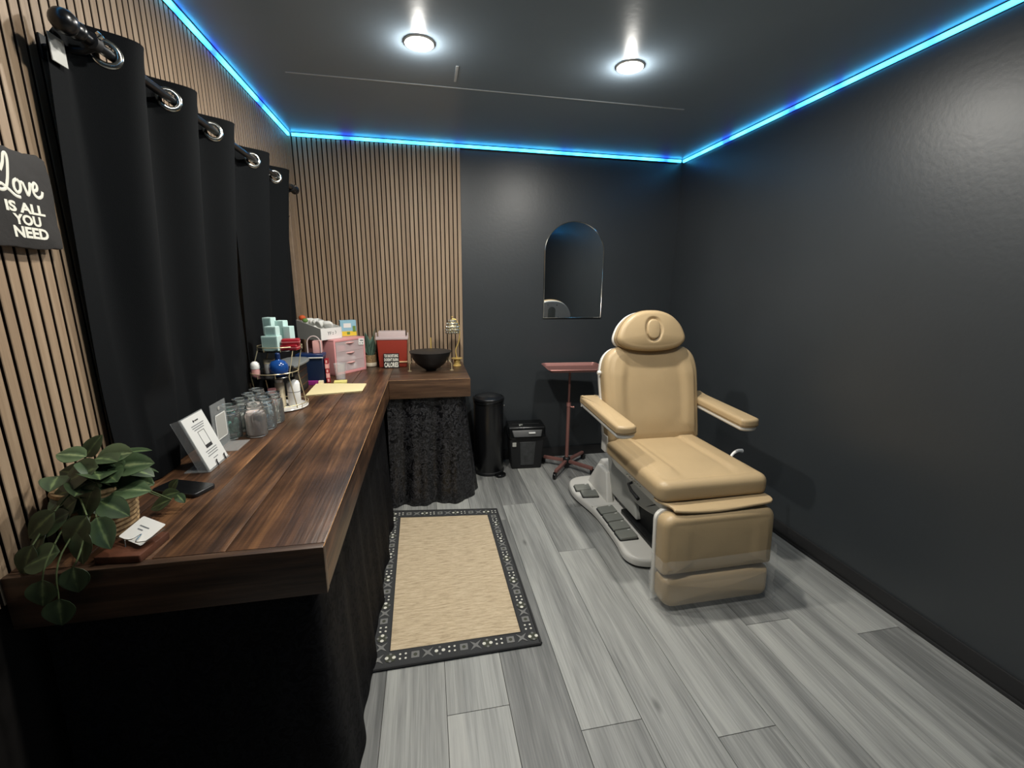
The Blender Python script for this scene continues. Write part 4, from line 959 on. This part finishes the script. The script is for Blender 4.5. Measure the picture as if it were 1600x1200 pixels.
for i, (x, y, z, L_, an) in enumerate(LV):
    # leaf centre, size and heading; blades face the room and the lamps
    a = math.radians(an); hang = 12 <= i <= 14
    dv = cr * math.cos(a) + cu * math.sin(a) - cf * rnd.uniform(0.0, 0.35)
    if hang: dv = Vector((0.2 * math.cos(a), -0.12, -1))
    dv.normalize()
    nv = (-cf * rnd.uniform(0.5, 0.9) + Vector((0.15, 0, 1)) * rnd.uniform(0.45, 0.9) + cr * rnd.uniform(-0.35, 0.35))
    if hang: nv = Vector((0.15, -1, 0.25))
    L2 = L_ * (1.12 if hang else 1.22)
    b = Vector((x, y, z)) - dv * L2 / 2
    if min(b.x, b.x + dv.x * L2) < 0.03:
        b.x += 0.03 - min(b.x, b.x + dv.x * L2)
    leaf_m(pp, b, dv, nv, L2, L_ * (1.0 if hang else rnd.uniform(0.74, 0.9)), 'leaf_pale' if i in (0, 1, 2, 5, 4) else 'leaf', 0.08 if hang else 0.16)
    if i in (9, 12, 13, 14, 15, 17, 19, 21, 10):
        s0 = crown + Vector((rnd.uniform(-.03, .03), rnd.uniform(-.03, .03), -0.01)); md = (s0 + b) / 2 + Vector((0, 0, 0.02)); 
        if i in (12, 13, 14): md = Vector((x + 0.01, 0.945, ZC + 0.05))
        obj('stem', tube(spline([s0, md, b], 6), 0.0016, 6), 'stem', pp)
for i in range(14):
    a = rnd.uniform(-2.3, 0.6); r = rnd.uniform(0.02, 0.06); L_ = rnd.uniform(0.06, 0.09)
    b = (max(0.03, px_ + r * math.cos(a)), py_ + r * math.sin(a), ZC + 0.11 + rnd.uniform(0, 0.08))
    if b[0] + L_ * math.cos(a) < 0.02: a = -1.2
    leaf(pp, b, a, rnd.uniform(-0.5, 0.35), rnd.uniform(-.4, .4), L_, L_ * 0.8, 'leaf', 0.2)

# --- card stand
cs = thing('card_holder', 'wooden card block with wire clip in front of the rope pot', 'card holder', (0.2, 1.02, ZC))
obj('block', at(pad(rrect(-0.046, 0.046, -0.04, 0.055, 0.003), 0, 0.017, 0.002, 0.001, 2), 0.206, 1.005, ZC, -0.10), 'card_wood', cs)
q0 = [Vector(v) for v in ((0.168, 1.09, 0.914), (0.17, 1.03, 0.891), (0.239, 0.985, 0.888), (0.237, 1.03, 0.903))]
cmx = frame(q0[1], q0[2] - q0[1], q0[0] - q0[1]); cw = (q0[2] - q0[1]).length; chh = 0.058
bc = thing('business_card', 'small white business card propped on the wooden block', 'card', tuple(q0[1]))
obj('sheet', T(pad(rrect(0, cw, 0, chh, 0.004), -0.0006, 0.0, 0.0, 0.0), cmx), 'paper', bc, 0)
for a, b, l in ((0.25, 0.62, 0.4), (0.3, 0.48, 0.22)):
    obj('print_line', T(box(cw * a, cw * (a + l), chh * b, chh * b + 0.0025, 0.0001, 0.0003), cmx), 'ink_grey', bc, 0)
obj('wire_clip', J(tube(spline([cmx @ Vector(v) for v in ((-0.003, -0.004, 0.004), (0.03, -0.002, 0.004), (0.048, 0.004, 0.004), (0.056, 0.02, 0.004), (0.064, 0.002, 0.004), (cw + 0.004, 0.012, 0.002))], 4), 0.0011, 6), tube([cmx @ Vector(v) for v in ((cw + 0.002, 0.012, 0.002), (cw + 0.004, 0.05, -0.004), (0.01, 0.058, -0.008))], 0.0011, 6), tube([cmx @ Vector((0.03, -0.002, 0.004)), (0.2, 1.0, ZC + 0.012)], 0.0011, 6)), 'chrome', cs)

# --- phone
ph = thing('mobile_phone', 'black mobile phone lying on the counter by the trailing plant', 'phone', (0.165, 1.325, ZC))
pm = Matrix.Translation((0.160, 1.322, ZC)) @ Matrix.Rotation(math.radians(-22), 4, 'Z')
obj('body', T(pad(rrect(-0.075, 0.075, -0.037, 0.037, 0.012), 0.0, 0.012, 0.003, 0.003, 3), pm), 'dark_plastic', ph)
obj('screen', T(pad(rrect(-0.072, 0.072, -0.034, 0.034, 0.01), 0.0118, 0.0124, 0.0, 0.0), pm), 'black_gloss', ph, 0)

# --- white sign in acrylic stand
wm = frame((0.173, 1.45, ZC + 0.0052), (0.0, 1, 0.0), (-0.06, 0.0, 0.168))
ws = thing('sign_stand', 'white printed sign leaning back in a clear acrylic stand', 'sign', (0.15, 1.515, ZC))
wh = 0.178
obj('acrylic_back', T(box(-0.004, 0.136, -0.004, wh + 0.003, -0.005, -0.0022), wm), 'acrylic', ws, 0)
obj('acrylic_foot', J(box(0.1, 0.176, 1.446, 1.586, ZC + 0.0003, ZC + 0.003)), 'acrylic', ws, 0)
obj('acrylic_side', T(J(box(-0.0042, -0.002, -0.004, wh + 0.003, -0.03, 0.0)), wm), 'acrylic', ws, 0)
obj('sign_card', T(box(0, 0.13, 0, wh, -0.002, 0.0), wm), 'sign_white', ws, 0)
fr = [box(0.045, 0.085, 0.072, 0.0735, 0.0001, 0.0006), box(0.045, 0.085, 0.121, 0.1225, 0.0001, 0.0006), box(0.045, 0.0465, 0.072, 0.1225, 0.0001, 0.0006), box(0.0835, 0.085, 0.072, 0.1225, 0.0001, 0.0006), box(0.045, 0.085, 0.062, 0.072, 0.0001, 0.0006)]
obj('print_frame', T(J(*fr), wm), 'ink', ws, 0)
ln = [(0.03, 0.105, 0.143), (0.03, 0.1, 0.136), (0.035, 0.095, 0.129), (0.03, 0.1, 0.052), (0.035, 0.098, 0.044), (0.03, 0.095, 0.036), (0.05, 0.08, 0.022)]
for a, b, z in ln: obj('print_line', T(box(a, b, z, z + 0.0028, 0.0001, 0.0005), wm), 'ink_grey', ws, 0)
obj('print_emblem', T(J(at(pad(circ(0.004, 10), 0.0001, 0.0006, 0, 0), 0.055, 0.158, 0), box(0.062, 0.084, 0.156, 0.160, 0.0001, 0.0005)), wm), 'ink', ws, 0)
for x in (0.05, 0.105):
    obj('clip_hook', T(tube([(x, -0.004, 0.003), (x, 0.012, 0.004), (x + 0.004, 0.016, 0.004)], 0.002, 6), wm), 'black_matte', ws)
# --- dark sign in acrylic stand
dm = frame((0.115, 1.63, ZC + 0.003), (0.0, 1, 0), (0.0, 0, 1))
ds = thing('sign_stand', 'upright clear acrylic stand with a black card beside the jars', 'sign', (0.115, 1.69, ZC))
obj('acrylic_panel', T(box(0, 0.115, 0, 0.168, -0.0012, 0.0016), dm), 'acrylic', ds, 0)
obj('sign_card', T(box(0.002, 0.113, 0.0, 0.1, -0.004, -0.0015), dm), 'ink', ds, 0)
obj('white_square', T(box(0.026, 0.098, 0.035, 0.12, 0.0018, 0.0026), dm), 'shell_grey', ds, 0)
obj('white_border', T(J(box(0.022, 0.102, 0.031, 0.0345, 0.0018, 0.0024), box(0.022, 0.102, 0.1205, 0.124, 0.0018, 0.0024), box(0.022, 0.0255, 0.031, 0.124, 0.0018, 0.0024), box(0.0985, 0.102, 0.031, 0.124, 0.0018, 0.0024)), dm), 'white', ds, 0)
obj('emblem', T(at(pad(circ(0.007, 12), 0.0017, 0.0025, 0, 0), 0.058, 0.145, 0), dm), 'shell_grey', ds, 0)
obj('acrylic_foot', box(0.085, 0.185, 1.63, 1.745, ZC + 0.0003, ZC + 0.003), 'acrylic', ds, 0)

# --- glass jars
mat('pink_cloth', (236, 216, 210), 0.8)
mat('fill_blue', (186, 204, 222), 0.7)
jar_prof = [(0.0005, 0.004), (0.031, 0.003), (0.036, 0.0), (0.0385, 0.005), (0.039, 0.012), (0.039, 0.088), (0.036, 0.1), (0.0305, 0.107), (0.0305, 0.11), (0.033, 0.112), (0.033, 0.117), (0.0305, 0.119), (0.0305, 0.129), (0.0295, 0.1305), (0.0285, 0.129), (0.0285, 0.12)]
jar_me = {}
def jar(x, y, label, fill=None, fh=0.05, lid=False, sc=1.0):
    t = thing('glass_jar', label, 'jar', (x, y, ZC), 'glass jars beside the tiered organiser')
    if not jar_me: jar_me['b'] = mesh('body', lathe(jar_prof, 26, cap=False), 'jar_glass', 40)
    piece('body', jar_me['b'], t, (x, y, ZC))
    if 'rm' not in jar_me: jar_me['rm'] = mesh('rim', J(*[tube([(r_ * math.cos(2 * PI * i / 26), r_ * math.sin(2 * PI * i / 26), z_) for i in range(26)], w_, 6, closed=True) for r_, z_, w_ in ((0.0297, 0.1312, 0.0016), (0.0325, 0.1145, 0.0018), (0.0365, 0.0995, 0.0012), (0.0375, 0.0025, 0.0016))]), 'jar_rim', 60)  # pale rings painting highlights along lip, shoulder and foot
    glint_ = piece('rim', jar_me['rm'], t, (x, y, ZC)); glint_['kind'] = 'stuff'
    if fill:
        rr = random.Random(int(x * 1e4 + y * 1e3)); gl_ = []
        if fill == 'gauze_pink':
            g = lathe([(0.0005, 0.0075), (0.033, 0.0078), (0.0355, 0.014), (0.0355, 0.085), (0.03, 0.098), (0.015, 0.103), (0.0005, 0.1)], 22, x, y, ZC, cap=False)
            g = ([Vector((v.x + 0.001 * math.sin(300 * v.z + 90 * v.y), v.y + 0.001 * math.sin(310 * v.z), v.z)) for v in g[0]], g[1]); obj('filling', g, 'pink_cloth', t, 70)
        elif fill == 'sticks':
            for i in range(9):
                a = rr.uniform(0, 6.28); r = rr.uniform(0, 0.024); b = rr.uniform(0, 6.28)
                gl_.append(tube([(x + r * math.cos(a), y + r * math.sin(a), ZC + 0.0085), (x + 0.026 * math.cos(b), y + 0.026 * math.sin(b), ZC + rr.uniform(0.085, 0.1))], 0.0022, 6))
            obj('filling', J(*gl_), 'paper', t)
        else:
            for i in range(14):
                a = rr.uniform(0, 6.28); r = rr.uniform(0, 0.024)
                gl_.append(sphere(x + r * math.cos(a), y + r * math.sin(a), ZC + 0.0185 + fh * i / 14, 0.0105, 8, 6))
            obj('filling', J(*gl_), fill, t)
    if lid:
        obj('lid', J(lathe([(0.0355, 0.118), (0.0362, 0.132), (0.034, 0.136), (0.0005, 0.136)], 26, x, y, ZC, cap=False), sphere(x, y, ZC + 0.144, 0.010, 12, 8)), 'pane_glass', t)
jar(0.192, 1.802, 'glass jar stuffed with pale pink cloth at the front corner', 'gauze_pink')
jar(0.104, 1.79, 'glass jar with teal and white balls behind the black card stand', 'teal_fill', 0.045)
jar(0.198, 1.892, 'glass jar with bluish balls next after the pink one', 'fill_blue', 0.03)
jar(0.202, 1.982, 'clear glass jar with white sticks at the organiser end of the front row', 'sticks')
jar(0.112, 1.882, 'clear glass jar with white balls, second in the back row', 'gauze', 0.05)
jar(0.115, 1.972, 'clear glass jar with white sticks, third in the back row', 'sticks')
jar(0.198, 2.07, 'clear glass jar with cream balls pushed against the organiser', 'cream', 0.04) if False else None
jar(0.112, 2.06, 'empty clear glass jar nearest the organiser in the back row')

# --- tiered round organiser
ox, oy = 0.166, 2.225
og = thing('tiered_organiser', 'three tier round gold wire organiser with mirrored shelves', 'organiser', (ox, oy, ZC))
tiers = [(ox, oy, ZC + 0.004, 0.112), (ox - 0.012, oy - 0.03, 1.026, 0.1), (ox + 0.006, oy + 0.02, 1.142, 0.096)]
for i, (a, b, z, r) in enumerate(tiers):
    obj('shelf', lathe([(0.0005, 0.006), (r - 0.003, 0.006), (r, 0.003), (r, 0.0), (0.0005, 0.0)], 40, a, b, z, cap=False), 'marble' if i == 0 else 'black_gloss', og)
    n = 40; hz = 0.022
    obj('rail', J(tube([(a + r * math.cos(2 * PI * k / n), b + r * math.sin(2 * PI * k / n), z + hz) for k in range(n)], 0.0022, 6, closed=True), *[tube([(a + r * math.cos(q), b + r * math.sin(q), z + 0.002), (a + r * math.cos(q), b + r * math.sin(q), z + hz)], 0.0016, 6) for q in [k * PI / 4 + 0.3 for k in range(8)]]), 'pale_gold', og)
obj('turntable_base', lathe([(0.06, 0.0), (0.09, 0.001), (0.09, 0.004), (0.0005, 0.0045)], 36, ox, oy, ZC, cap=False), 'white', og)
for q in (0.5, 2.4, 3.6, 5.6):
    a0 = (tiers[0][0] + 0.105 * math.cos(q), tiers[0][1] + 0.105 * math.sin(q), ZC + 0.008); a1 = (tiers[1][0] + 0.1 * math.cos(q), tiers[1][1] + 0.1 * math.sin(q), 1.03); a2 = (tiers[2][0] + 0.095 * math.cos(q), tiers[2][1] + 0.095 * math.sin(q), 1.15)
    obj('post', tube([a0, a1, a2], 0.0026, 8), 'pale_gold', og)
# things on the organiser
def carton(name, x, y, z, sx, sy, sz, rz, m, label, cat='box', group=None, line=None):
    t = thing(name, label, cat, (x, y, z), group)
    mt = Matrix.Translation((x, y, z)) @ Matrix.Rotation(rz, 4, 'Z')
    obj('carton', T(box(-sx / 2, sx / 2, -sy / 2, sy / 2, 0, sz, 0.0012, 1), mt), m, t, 0)
    obj('end_flap', T(box(-sx / 2 + 0.001, sx / 2 - 0.001, -sy / 2 + 0.001, sy / 2 - 0.001, sz - 0.0001, sz + 0.0008), mt), m, t, 0)
    obj('print_panel', T(box(-sx / 2 + 0.006, sx / 2 - 0.006, -sy / 2 - 0.0006, -sy / 2, 0.006, sz - 0.006), mt), line or m, t, 0)
    return t
G1 = 'pale teal cartons on the organiser'
zt = 1.142 + 0.0062
carton('product_carton', 0.134, 2.255, zt, 0.042, 0.042, 0.148, -0.25, 'teal_box', 'tallest pale teal carton standing at the back left of the top tier', group=G1, line='teal_box_side')
carton('product_carton', 0.180, 2.275, zt, 0.042, 0.042, 0.132, -0.25, 'teal_box', 'second tall pale teal carton behind the small stacked ones', group=G1)
carton('product_carton', 0.157, 2.19, zt, 0.072, 0.05, 0.068, -0.12, 'teal_box', 'widest pale teal carton at the front of the top tier', group=G1, line='teal_box_side')
carton('product_carton', 0.162, 2.195, zt + 0.0692, 0.05, 0.042, 0.042, -0.12, 'teal_box', 'small pale teal carton stacked on the widest one', group=G1, line='teal_box_side')
carton('product_carton', 0.216, 2.255, zt, 0.034, 0.042, 0.106, -0.25, 'teal_box', 'narrow pale teal carton between the teal stack and the red packs', group=G1)
def redpack(x, y, z, rz, label):
    t = thing('red_pack', label, 'box', (x, y, z), 'glossy red packs on the top tier'); mt = Matrix.Translation((x, y, z)) @ Matrix.Rotation(rz, 4, 'Z')
    obj('pack', T(pad(rrect(-0.038, 0.038, -0.024, 0.024, 0.006), 0, 0.026, 0.005, 0.003, 3), mt), 'red_box', t); obj('band', T(box(-0.0385, 0.0385, -0.0246, 0.0246, 0.011, 0.0135), mt), 'pink', t, 0)
redpack(0.232, 2.20, zt, -0.1, 'glossy dark red pack lying at the right of the top tier')
redpack(0.236, 2.204, zt + 0.0263, 0.12, 'glossy dark red pack lying on top of another red pack')
zm = 1.026 + 0.0062
bb = thing('perfume_bottle', 'round glossy blue bottle on the middle tier', 'bottle', (0.19, 2.14, zm))
obj('bottle', lathe([(0.02, 0.0), (0.03, 0.006), (0.039, 0.022), (0.042, 0.04), (0.039, 0.057), (0.028, 0.072), (0.012, 0.078), (0.009, 0.082), (0.009, 0.09), (0.0005, 0.091)], 28, 0.19, 2.14, zm), 'blue_gloss', bb)
obj('cap', J(cyl(0.19, 2.14, zm + 0.084, zm + 0.104, 0.011, 16), sphere(0.19, 2.14, zm + 0.105, 0.011, 12, 8, 0.6)), 'blue_deep', bb)
pb = thing('roll_on_bottle', 'small pink bottle with white domed cap at the middle tier edge', 'bottle', (0.084, 2.157, zm))
obj('body', lathe([(0.015, 0.0), (0.018, 0.004), (0.018, 0.034), (0.015, 0.039)], 20, 0.084, 2.157, zm), 'pink', pb)
obj('cap', lathe([(0.019, 0.036), (0.02, 0.05), (0.017, 0.062), (0.009, 0.069), (0.0005, 0.071)], 20, 0.084, 2.157, zm, cap=False), 'white', pb)
obj('label_wrap', lathe([(0.0184, 0.008), (0.0184, 0.03)], 20, 0.084, 2.157, zm, cap=False), 'pink_soft', pb)
jr = thing('cream_tub', 'small white tub behind the blue bottle on the middle tier', 'tub', (0.125, 2.22, zm))
obj('tub', lathe([(0.022, 0.0), (0.024, 0.003), (0.024, 0.05)], 20, 0.125, 2.22, zm), 'white', jr); obj('cap', lathe([(0.025, 0.05), (0.025, 0.07), (0.0005, 0.071)], 20, 0.125, 2.22, zm), 'cream', jr)
zb = ZC + 0.0105
pu = thing('pump_bottle', 'white bottle with black pump on the lowest tier', 'bottle', (0.228, 2.225, zb))
obj('body', lathe([(0.026, 0.0), (0.029, 0.004), (0.029, 0.108), (0.024, 0.12), (0.011, 0.127), (0.011, 0.132)], 26, 0.222, 2.215, zb), 'white', pu)
obj('pump', J(cyl(0.222, 2.215, zb + 0.13, zb + 0.148, 0.012, 16), cyl(0.222, 2.215, zb + 0.146, zb + 0.185, 0.004, 10), box(0.212, 0.232, 2.205, 2.225, zb + 0.183, zb + 0.195, 0.004), tube([(0.222, 2.215, zb + 0.19), (0.195, 2.205, zb + 0.19), (0.188, 2.203, zb + 0.184)], 0.0045, 8)), 'black_matte', pu)
obj('print_line', lathe([(0.0292, 0.068), (0.0292, 0.071)], 26, 0.222, 2.215, zb, cap=False), 'ink_grey', pu)
wt = thing('lotion_bottle', 'slim white bottle between the pump bottle and pink tube', 'bottle', (0.165, 2.2, zb))
obj('body', lathe([(0.018, 0.0), (0.021, 0.003), (0.021, 0.115), (0.017, 0.121)], 22, 0.165, 2.2, zb), 'cream', wt); obj('cap', lathe([(0.018, 0.119), (0.018, 0.135), (0.0005, 0.136)], 22, 0.165, 2.2, zb), 'white', wt)
pk = thing('pink_tube', 'pink squeeze tube on the lowest tier behind the jars', 'tube', (0.145, 2.145, zb))
obj('tube', frustum(0.131, 0.163, 2.136, 2.158, zb + 0.018, 0.129, 0.165, 2.145, 2.149, zb + 0.105, 0.0015), 'pink', pk); obj('cap', cyl(0.147, 2.147, zb, zb + 0.02, 0.012, 16), 'white', pk)

# --- things behind the organiser
gb = thing('storage_case', 'black case with grey rounded lid behind the organiser', 'case', (0.14, 2.50, ZC))
obj('case_body', box(0.066, 0.178, 2.37, 2.66, ZC, ZC + 0.165, 0.008), 'black_matte', gb)
obj('lid', at(pad(smooth_outline([(0.055, 0.13), (-0.07, 0.15), (-0.075, -0.14), (0.02, -0.16), (0.055, -0.10)], 5), 0.0, 0.014, 0.005, 0.003, 3), 0.14, 2.52, ZC + 0.163), 'grey_lid', gb)
for i in range(3): obj('drawer_line', box(0.1775, 0.1795, 2.38, 2.65, ZC + 0.04 + i * 0.04, ZC + 0.044 + i * 0.04), 'card_wood', gb, 0)
bl = thing('blue_box', 'navy blue box with pale edged lid between case and pink drawers', 'box', (0.2, 2.78, ZC))
obj('body', box(0.10, 0.246, 2.745, 2.83, ZC, ZC + 0.163, 0.003, 1), 'navy', bl); obj('lid', box(0.094, 0.25, 2.74, 2.835, ZC + 0.161, ZC + 0.182, 0.003, 1), 'blue_deep', bl); obj('lid_edge', box(0.165, 0.2505, 2.737, 2.7402, ZC + 0.158, ZC + 0.164), 'white', bl, 0)
for i in range(5):
    sl = carton('pink_compact', 0.259 + (4 - i) * 0.0, 2.79, ZC + i * 0.0292, 0.022 + 0.0, 0.05, 0.029, 0.25 - 0.04 * i, 'pink' if i % 2 else 'red_box', ('bottom', 'second', 'middle', 'fourth', 'top')[i] + ' pink compact of the slim stack beside the navy box', 'compact', 'slim pink compacts', 'pink_soft')
carton('small_carton', 0.185, 2.722, ZC, 0.06, 0.03, 0.022, 0, 'purple', 'little purple carton lying in front of the navy box', line='purple')
carton('small_carton', 0.231, 2.724, ZC, 0.026, 0.028, 0.022, 0, 'cream', 'little cream carton lying in front of the navy box', line='cream')
cu = thing('plastic_cup', 'clear plastic cup beside the pink drawers', 'cup', (0.318, 2.87, ZC))
obj('cup', lathe([(0.0005, 0.003), (0.026, 0.003), (0.0275, 0.0), (0.036, 0.098), (0.0375, 0.1), (0.0345, 0.1), (0.026, 0.006), (0.0005, 0.006)], 28, 0.318, 2.87, ZC, cap=False), 'clear_plastic', cu)
obj('rim', tube([(0.318 + 0.0365 * math.cos(2 * PI * i / 28), 2.87 + 0.0365 * math.sin(2 * PI * i / 28), ZC + 0.1) for i in range(28)], 0.0015, 6, closed=True), 'clear_plastic', cu)
# manila folder and sticky notes
fo = thing('manila_folder', 'cream manila folder lying open-edged on the counter', 'folder', (0.35, 2.57, ZC))
def fold(z0, dz, o): return [Vector(v) for v in ((0.211 + o, 2.430, z0), (0.497 + o, 2.488, z0), (0.500, 2.670, z0 + dz), (0.205, 2.715, z0 + dz))]
for k, (z0, dz, o) in enumerate(((ZC + 0.0012, 0.0, 0.0), (ZC + 0.0062, 0.002, 0.004))):
    q = fold(z0, dz, o); obj('cover', thicken(sheet(lambda u, v: (q[0] * (1 - u) * (1 - v) + q[1] * u * (1 - v) + q[2] * u * v + q[3] * (1 - u) * v), 6, 6), 0.0011), 'manila', fo, 0)
q = fold(ZC + 0.0035, 0.001, 0.002); obj('papers', thicken(sheet(lambda u, v: (q[0].lerp(q[2], 0.02) * (1 - u) * (1 - v) + q[1].lerp(q[3], 0.02) * u * (1 - v) + q[2].lerp(q[0], 0.02) * u * v + q[3].lerp(q[1], 0.02) * (1 - u) * v), 6, 6), 0.0022), 'paper', fo, 0)
st = thing('sticky_notes', 'small yellow sticky note pad behind the manila folder', 'notepad', (0.335, 2.75, ZC))
obj('pad', at(box(-0.037, 0.037, -0.037, 0.037, 0, 0.008, 0.0008, 1), 0.336, 2.757, ZC, 0.12), 'note_yellow', st, 0); obj('top_sheet', at(sheet(lambda u, v: (-0.037 + 0.074 * u, -0.037 + 0.074 * v, 0.0084 + 0.006 * max(0, 0.5 - v) ** 2), 4, 6), 0.336, 2.757, ZC, 0.12), 'note_yellow', st)
# pink drawer unit
dx0, dx1, dy0, dy1 = 0.262, 0.462, 3.035, 3.345
pdm = Matrix.Translation((0.354, 3.078, ZC)) @ Matrix.Rotation(math.radians(53.5), 4, 'Z')
pd = thing('drawer_unit', 'pink plastic three drawer unit with clear fronts', 'drawer unit', (0.26, 3.15, ZC))
hw = 0.138; dp = 0.24; dh = 0.237
obj('frame', T(J(box(-hw, -hw + 0.014, 0, dp, 0, dh, 0.004), box(hw - 0.014, hw, 0, dp, 0, dh, 0.004), box(-hw, hw, 0, dp, 0, 0.018, 0.004), box(-hw, hw, 0, dp, dh - 0.016, dh, 0.005), box(-hw, hw, dp - 0.006, dp, 0, dh, 0.002)), pdm), 'pink', pd)
for i, (fm, fb) in enumerate((('gauze', 0.03), ('gauze', 0.04), ('pink', 0.03))):
    z0 = 0.02 + i * 0.067
    dr = obj('drawer', T(J(box(-hw + 0.016, hw - 0.016, 0.001, 0.004, z0, z0 + 0.066), box(-hw + 0.016, hw - 0.016, 0.004, dp - 0.02, z0, z0 + 0.002)), pdm), 'pink_clear', pd, 0)
    obj('handle', T(pad(smooth_outline([(-0.035, 0), (0, -0.014), (0.035, 0), (0.035, 0.006), (-0.035, 0.006)], 4), z0 + 0.05, z0 + 0.056, 0.002, 0.002, 2), pdm), 'pink_soft', dr)
    rr = random.Random(20 + i); lumps = []
    for q in range(5):
        lumps.append(T(at(pad(rrect(-0.025, 0.025, -0.02, 0.02, 0.01), 0, rr.uniform(0.015, 0.036), 0.006, 0.003, 2), rr.uniform(-0.085, 0.085), 0.03 + 0.012 * q, z0 + 0.003, rr.uniform(0, 3)), pdm))
    obj('contents', J(*lumps), fm, dr)
obj('paper_label', T(at(box(-0.025, 0.025, -0.002, 0.0, 0, 0.045), 0.098, -0.0015, 0.182, 0, 0.0, 0.1), pdm), 'paper', pd, 0)
obj('label_marks', T(at(J(box(-0.012, 0.016, -0.0028, -0.0021, 0.026, 0.034), box(-0.016, -0.008, -0.0028, -0.0021, 0.008, 0.015), box(0.006, 0.016, -0.0028, -0.0021, 0.008, 0.016)), 0.098, -0.0015, 0.182, 0, 0.0, 0.1), pdm), 'ink_grey', pd, 0)
# white sloped tray box on top with gauze packs, picture box behind
zd = ZC + dh + 0.0005
wbm = Matrix.Translation((0.253, 3.022, zd)) @ Matrix.Rotation(math.radians(53.5), 4, 'Z')
wx = thing('file_box', 'white sloped cardboard box on the pink drawers holding gauze packs', 'box', (0.2, 3.1, zd))
bwid = 0.088; bdep = 0.215
obj('front_panel', T(box(-bwid, bwid, 0, 0.003, 0, 0.075), wbm), 'white', wx, 0)
for s in (-1, 1):
    xs = s * bwid
    V = [(xs, 0, 0), (xs, bdep, 0), (xs, bdep, 0.125), (xs, 0, 0.075)]; V = [Vector(v) for v in V]; W2 = [v + Vector((-s * 0.003, 0, 0)) for v in V]
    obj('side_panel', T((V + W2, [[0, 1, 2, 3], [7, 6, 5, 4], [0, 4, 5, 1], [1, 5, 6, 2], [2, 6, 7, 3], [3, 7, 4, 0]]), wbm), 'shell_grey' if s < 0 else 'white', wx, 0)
obj('back_panel', T(box(-bwid, bwid, bdep - 0.003, bdep, 0, 0.125), wbm), 'white', wx, 0)
obj('bottom_panel', T(box(-bwid, bwid, 0, bdep, 0, 0.003), wbm), 'white', wx, 0)
sg = [tube([wbm @ Vector((a, -0.0006, b)), wbm @ Vector((c, -0.0006, d))], 0.0013, 5) for a, b, c, d in ((-0.03, 0.052, -0.024, 0.042), (-0.018, 0.052, -0.024, 0.042), (-0.024, 0.042, -0.024, 0.03), (-0.012, 0.05, -0.012, 0.03), (-0.012, 0.05, -0.002, 0.05), (-0.012, 0.042, -0.003, 0.042), (0.006, 0.044, 0.018, 0.044), (0.006, 0.034, 0.018, 0.034))]
sg.append(tube(spline([wbm @ Vector((a, -0.0006, b)) for a, b in ((0.03, 0.054), (0.036, 0.05), (0.037, 0.042), (0.032, 0.034))], 4), 0.0013, 5))
obj('pen_marks', J(*sg), 'ink', wx)
rr = random.Random(5)
for i in range(7):
    a = rr.uniform(-0.035, 0.035); b = 0.03 + i * 0.026; g = at(pad(smooth_outline([(0.03, 0.0), (0.02, 0.022), (-0.02, 0.024), (-0.031, 0.0), (-0.018, -0.022), (0.02, -0.02)], 3), -0.012, 0.012, 0.008, 0.008, 3, rings=4, crown=0.004), a * 0.6, b, 0.085 + 0.25 * b * 0.5, rr.uniform(0, 3), rx=rr.uniform(0.6, 1.3))
    tag(obj('gauze_pack', T(g, wbm), 'gauze', smooth=70), ('white gauze pack at the front of the white box', 'white gauze pack second from the front of the white box', 'white gauze pack third from the front of the white box', 'white gauze pack in the middle of the white box', 'white gauze pack just behind the middle of the white box', 'white gauze pack next to the rearmost in the white box', 'rearmost white gauze pack in the white box')[i], 'gauze pack', 'gauze packs in the white box')
of = tag(obj('orange_wrapper', T(at(sphere(0, 0, 0, 0.022, 10, 7, 0.8), -0.06, 0.19, 0.138), wbm), 'orange', smooth=0), 'crumpled orange wrapper at the back of the white box', 'wrapper')
tag(obj('green_wrapper', T(at(sphere(0, 0, 0, 0.018, 9, 6, 0.8), -0.068, 0.155, 0.122), wbm), 'green_card', smooth=0), 'small green wrapper beside the orange one in the white box', 'wrapper')
pbx = thing('picture_box', 'blue and yellow printed box on the pink drawers behind the white box', 'box', (0.37, 3.2, zd))
pbm = Matrix.Translation((0.338, 3.205, zd)) @ Matrix.Rotation(math.radians(20), 4, 'Z')
obj('carton', T(box(-0.062, 0.045, 0, 0.05, 0, 0.11, 0.001, 1), pbm), 'sky_card', pbx, 0)
obj('yellow_print', T(J(box(-0.0615, 0.0445, -0.0006, 0, 0.002, 0.035)), pbm), 'yellow', pbx, 0); obj('green_print', T(J(box(-0.02, 0.0, -0.0012, -0.0006, 0.012, 0.03), box(0.02, 0.04, -0.0012, -0.0006, 0.03, 0.07)), pbm), 'green_card', pbx, 0); obj('pale_print', T(box(-0.04, 0.01, -0.0012, -0.0006, 0.06, 0.09), pbm), 'white', pbx, 0)
# pink handled caddy on the navy box
cd = thing('pink_caddy', 'small pink caddy with arched clear handle on the navy box', 'caddy', (0.2, 2.80, ZC + 0.1825))
zc2 = ZC + 0.1825
obj('caddy', J(box(0.188, 0.236, 2.775, 2.822, zc2, zc2 + 0.075, 0.004)), 'pink_soft', cd)
obj('handle', tube([(0.196 + 0.036 * math.cos(PI * i / 20), 2.772, zc2 + 0.058 + 0.045 * math.sin(PI * i / 20)) for i in range(21)] + [(0.160, 2.772, zc2 + 0.0035)], 0.0034, 8) if False else tube([(0.236, 2.771, zc2 + 0.004)] + [(0.198 + 0.038 * math.cos(PI * i / 20), 2.771, zc2 + 0.06 + 0.045 * math.sin(PI * i / 20)) for i in range(21)] + [(0.16, 2.771, zc2 + 0.004)], 0.0034, 8), 'lid_haze', cd)
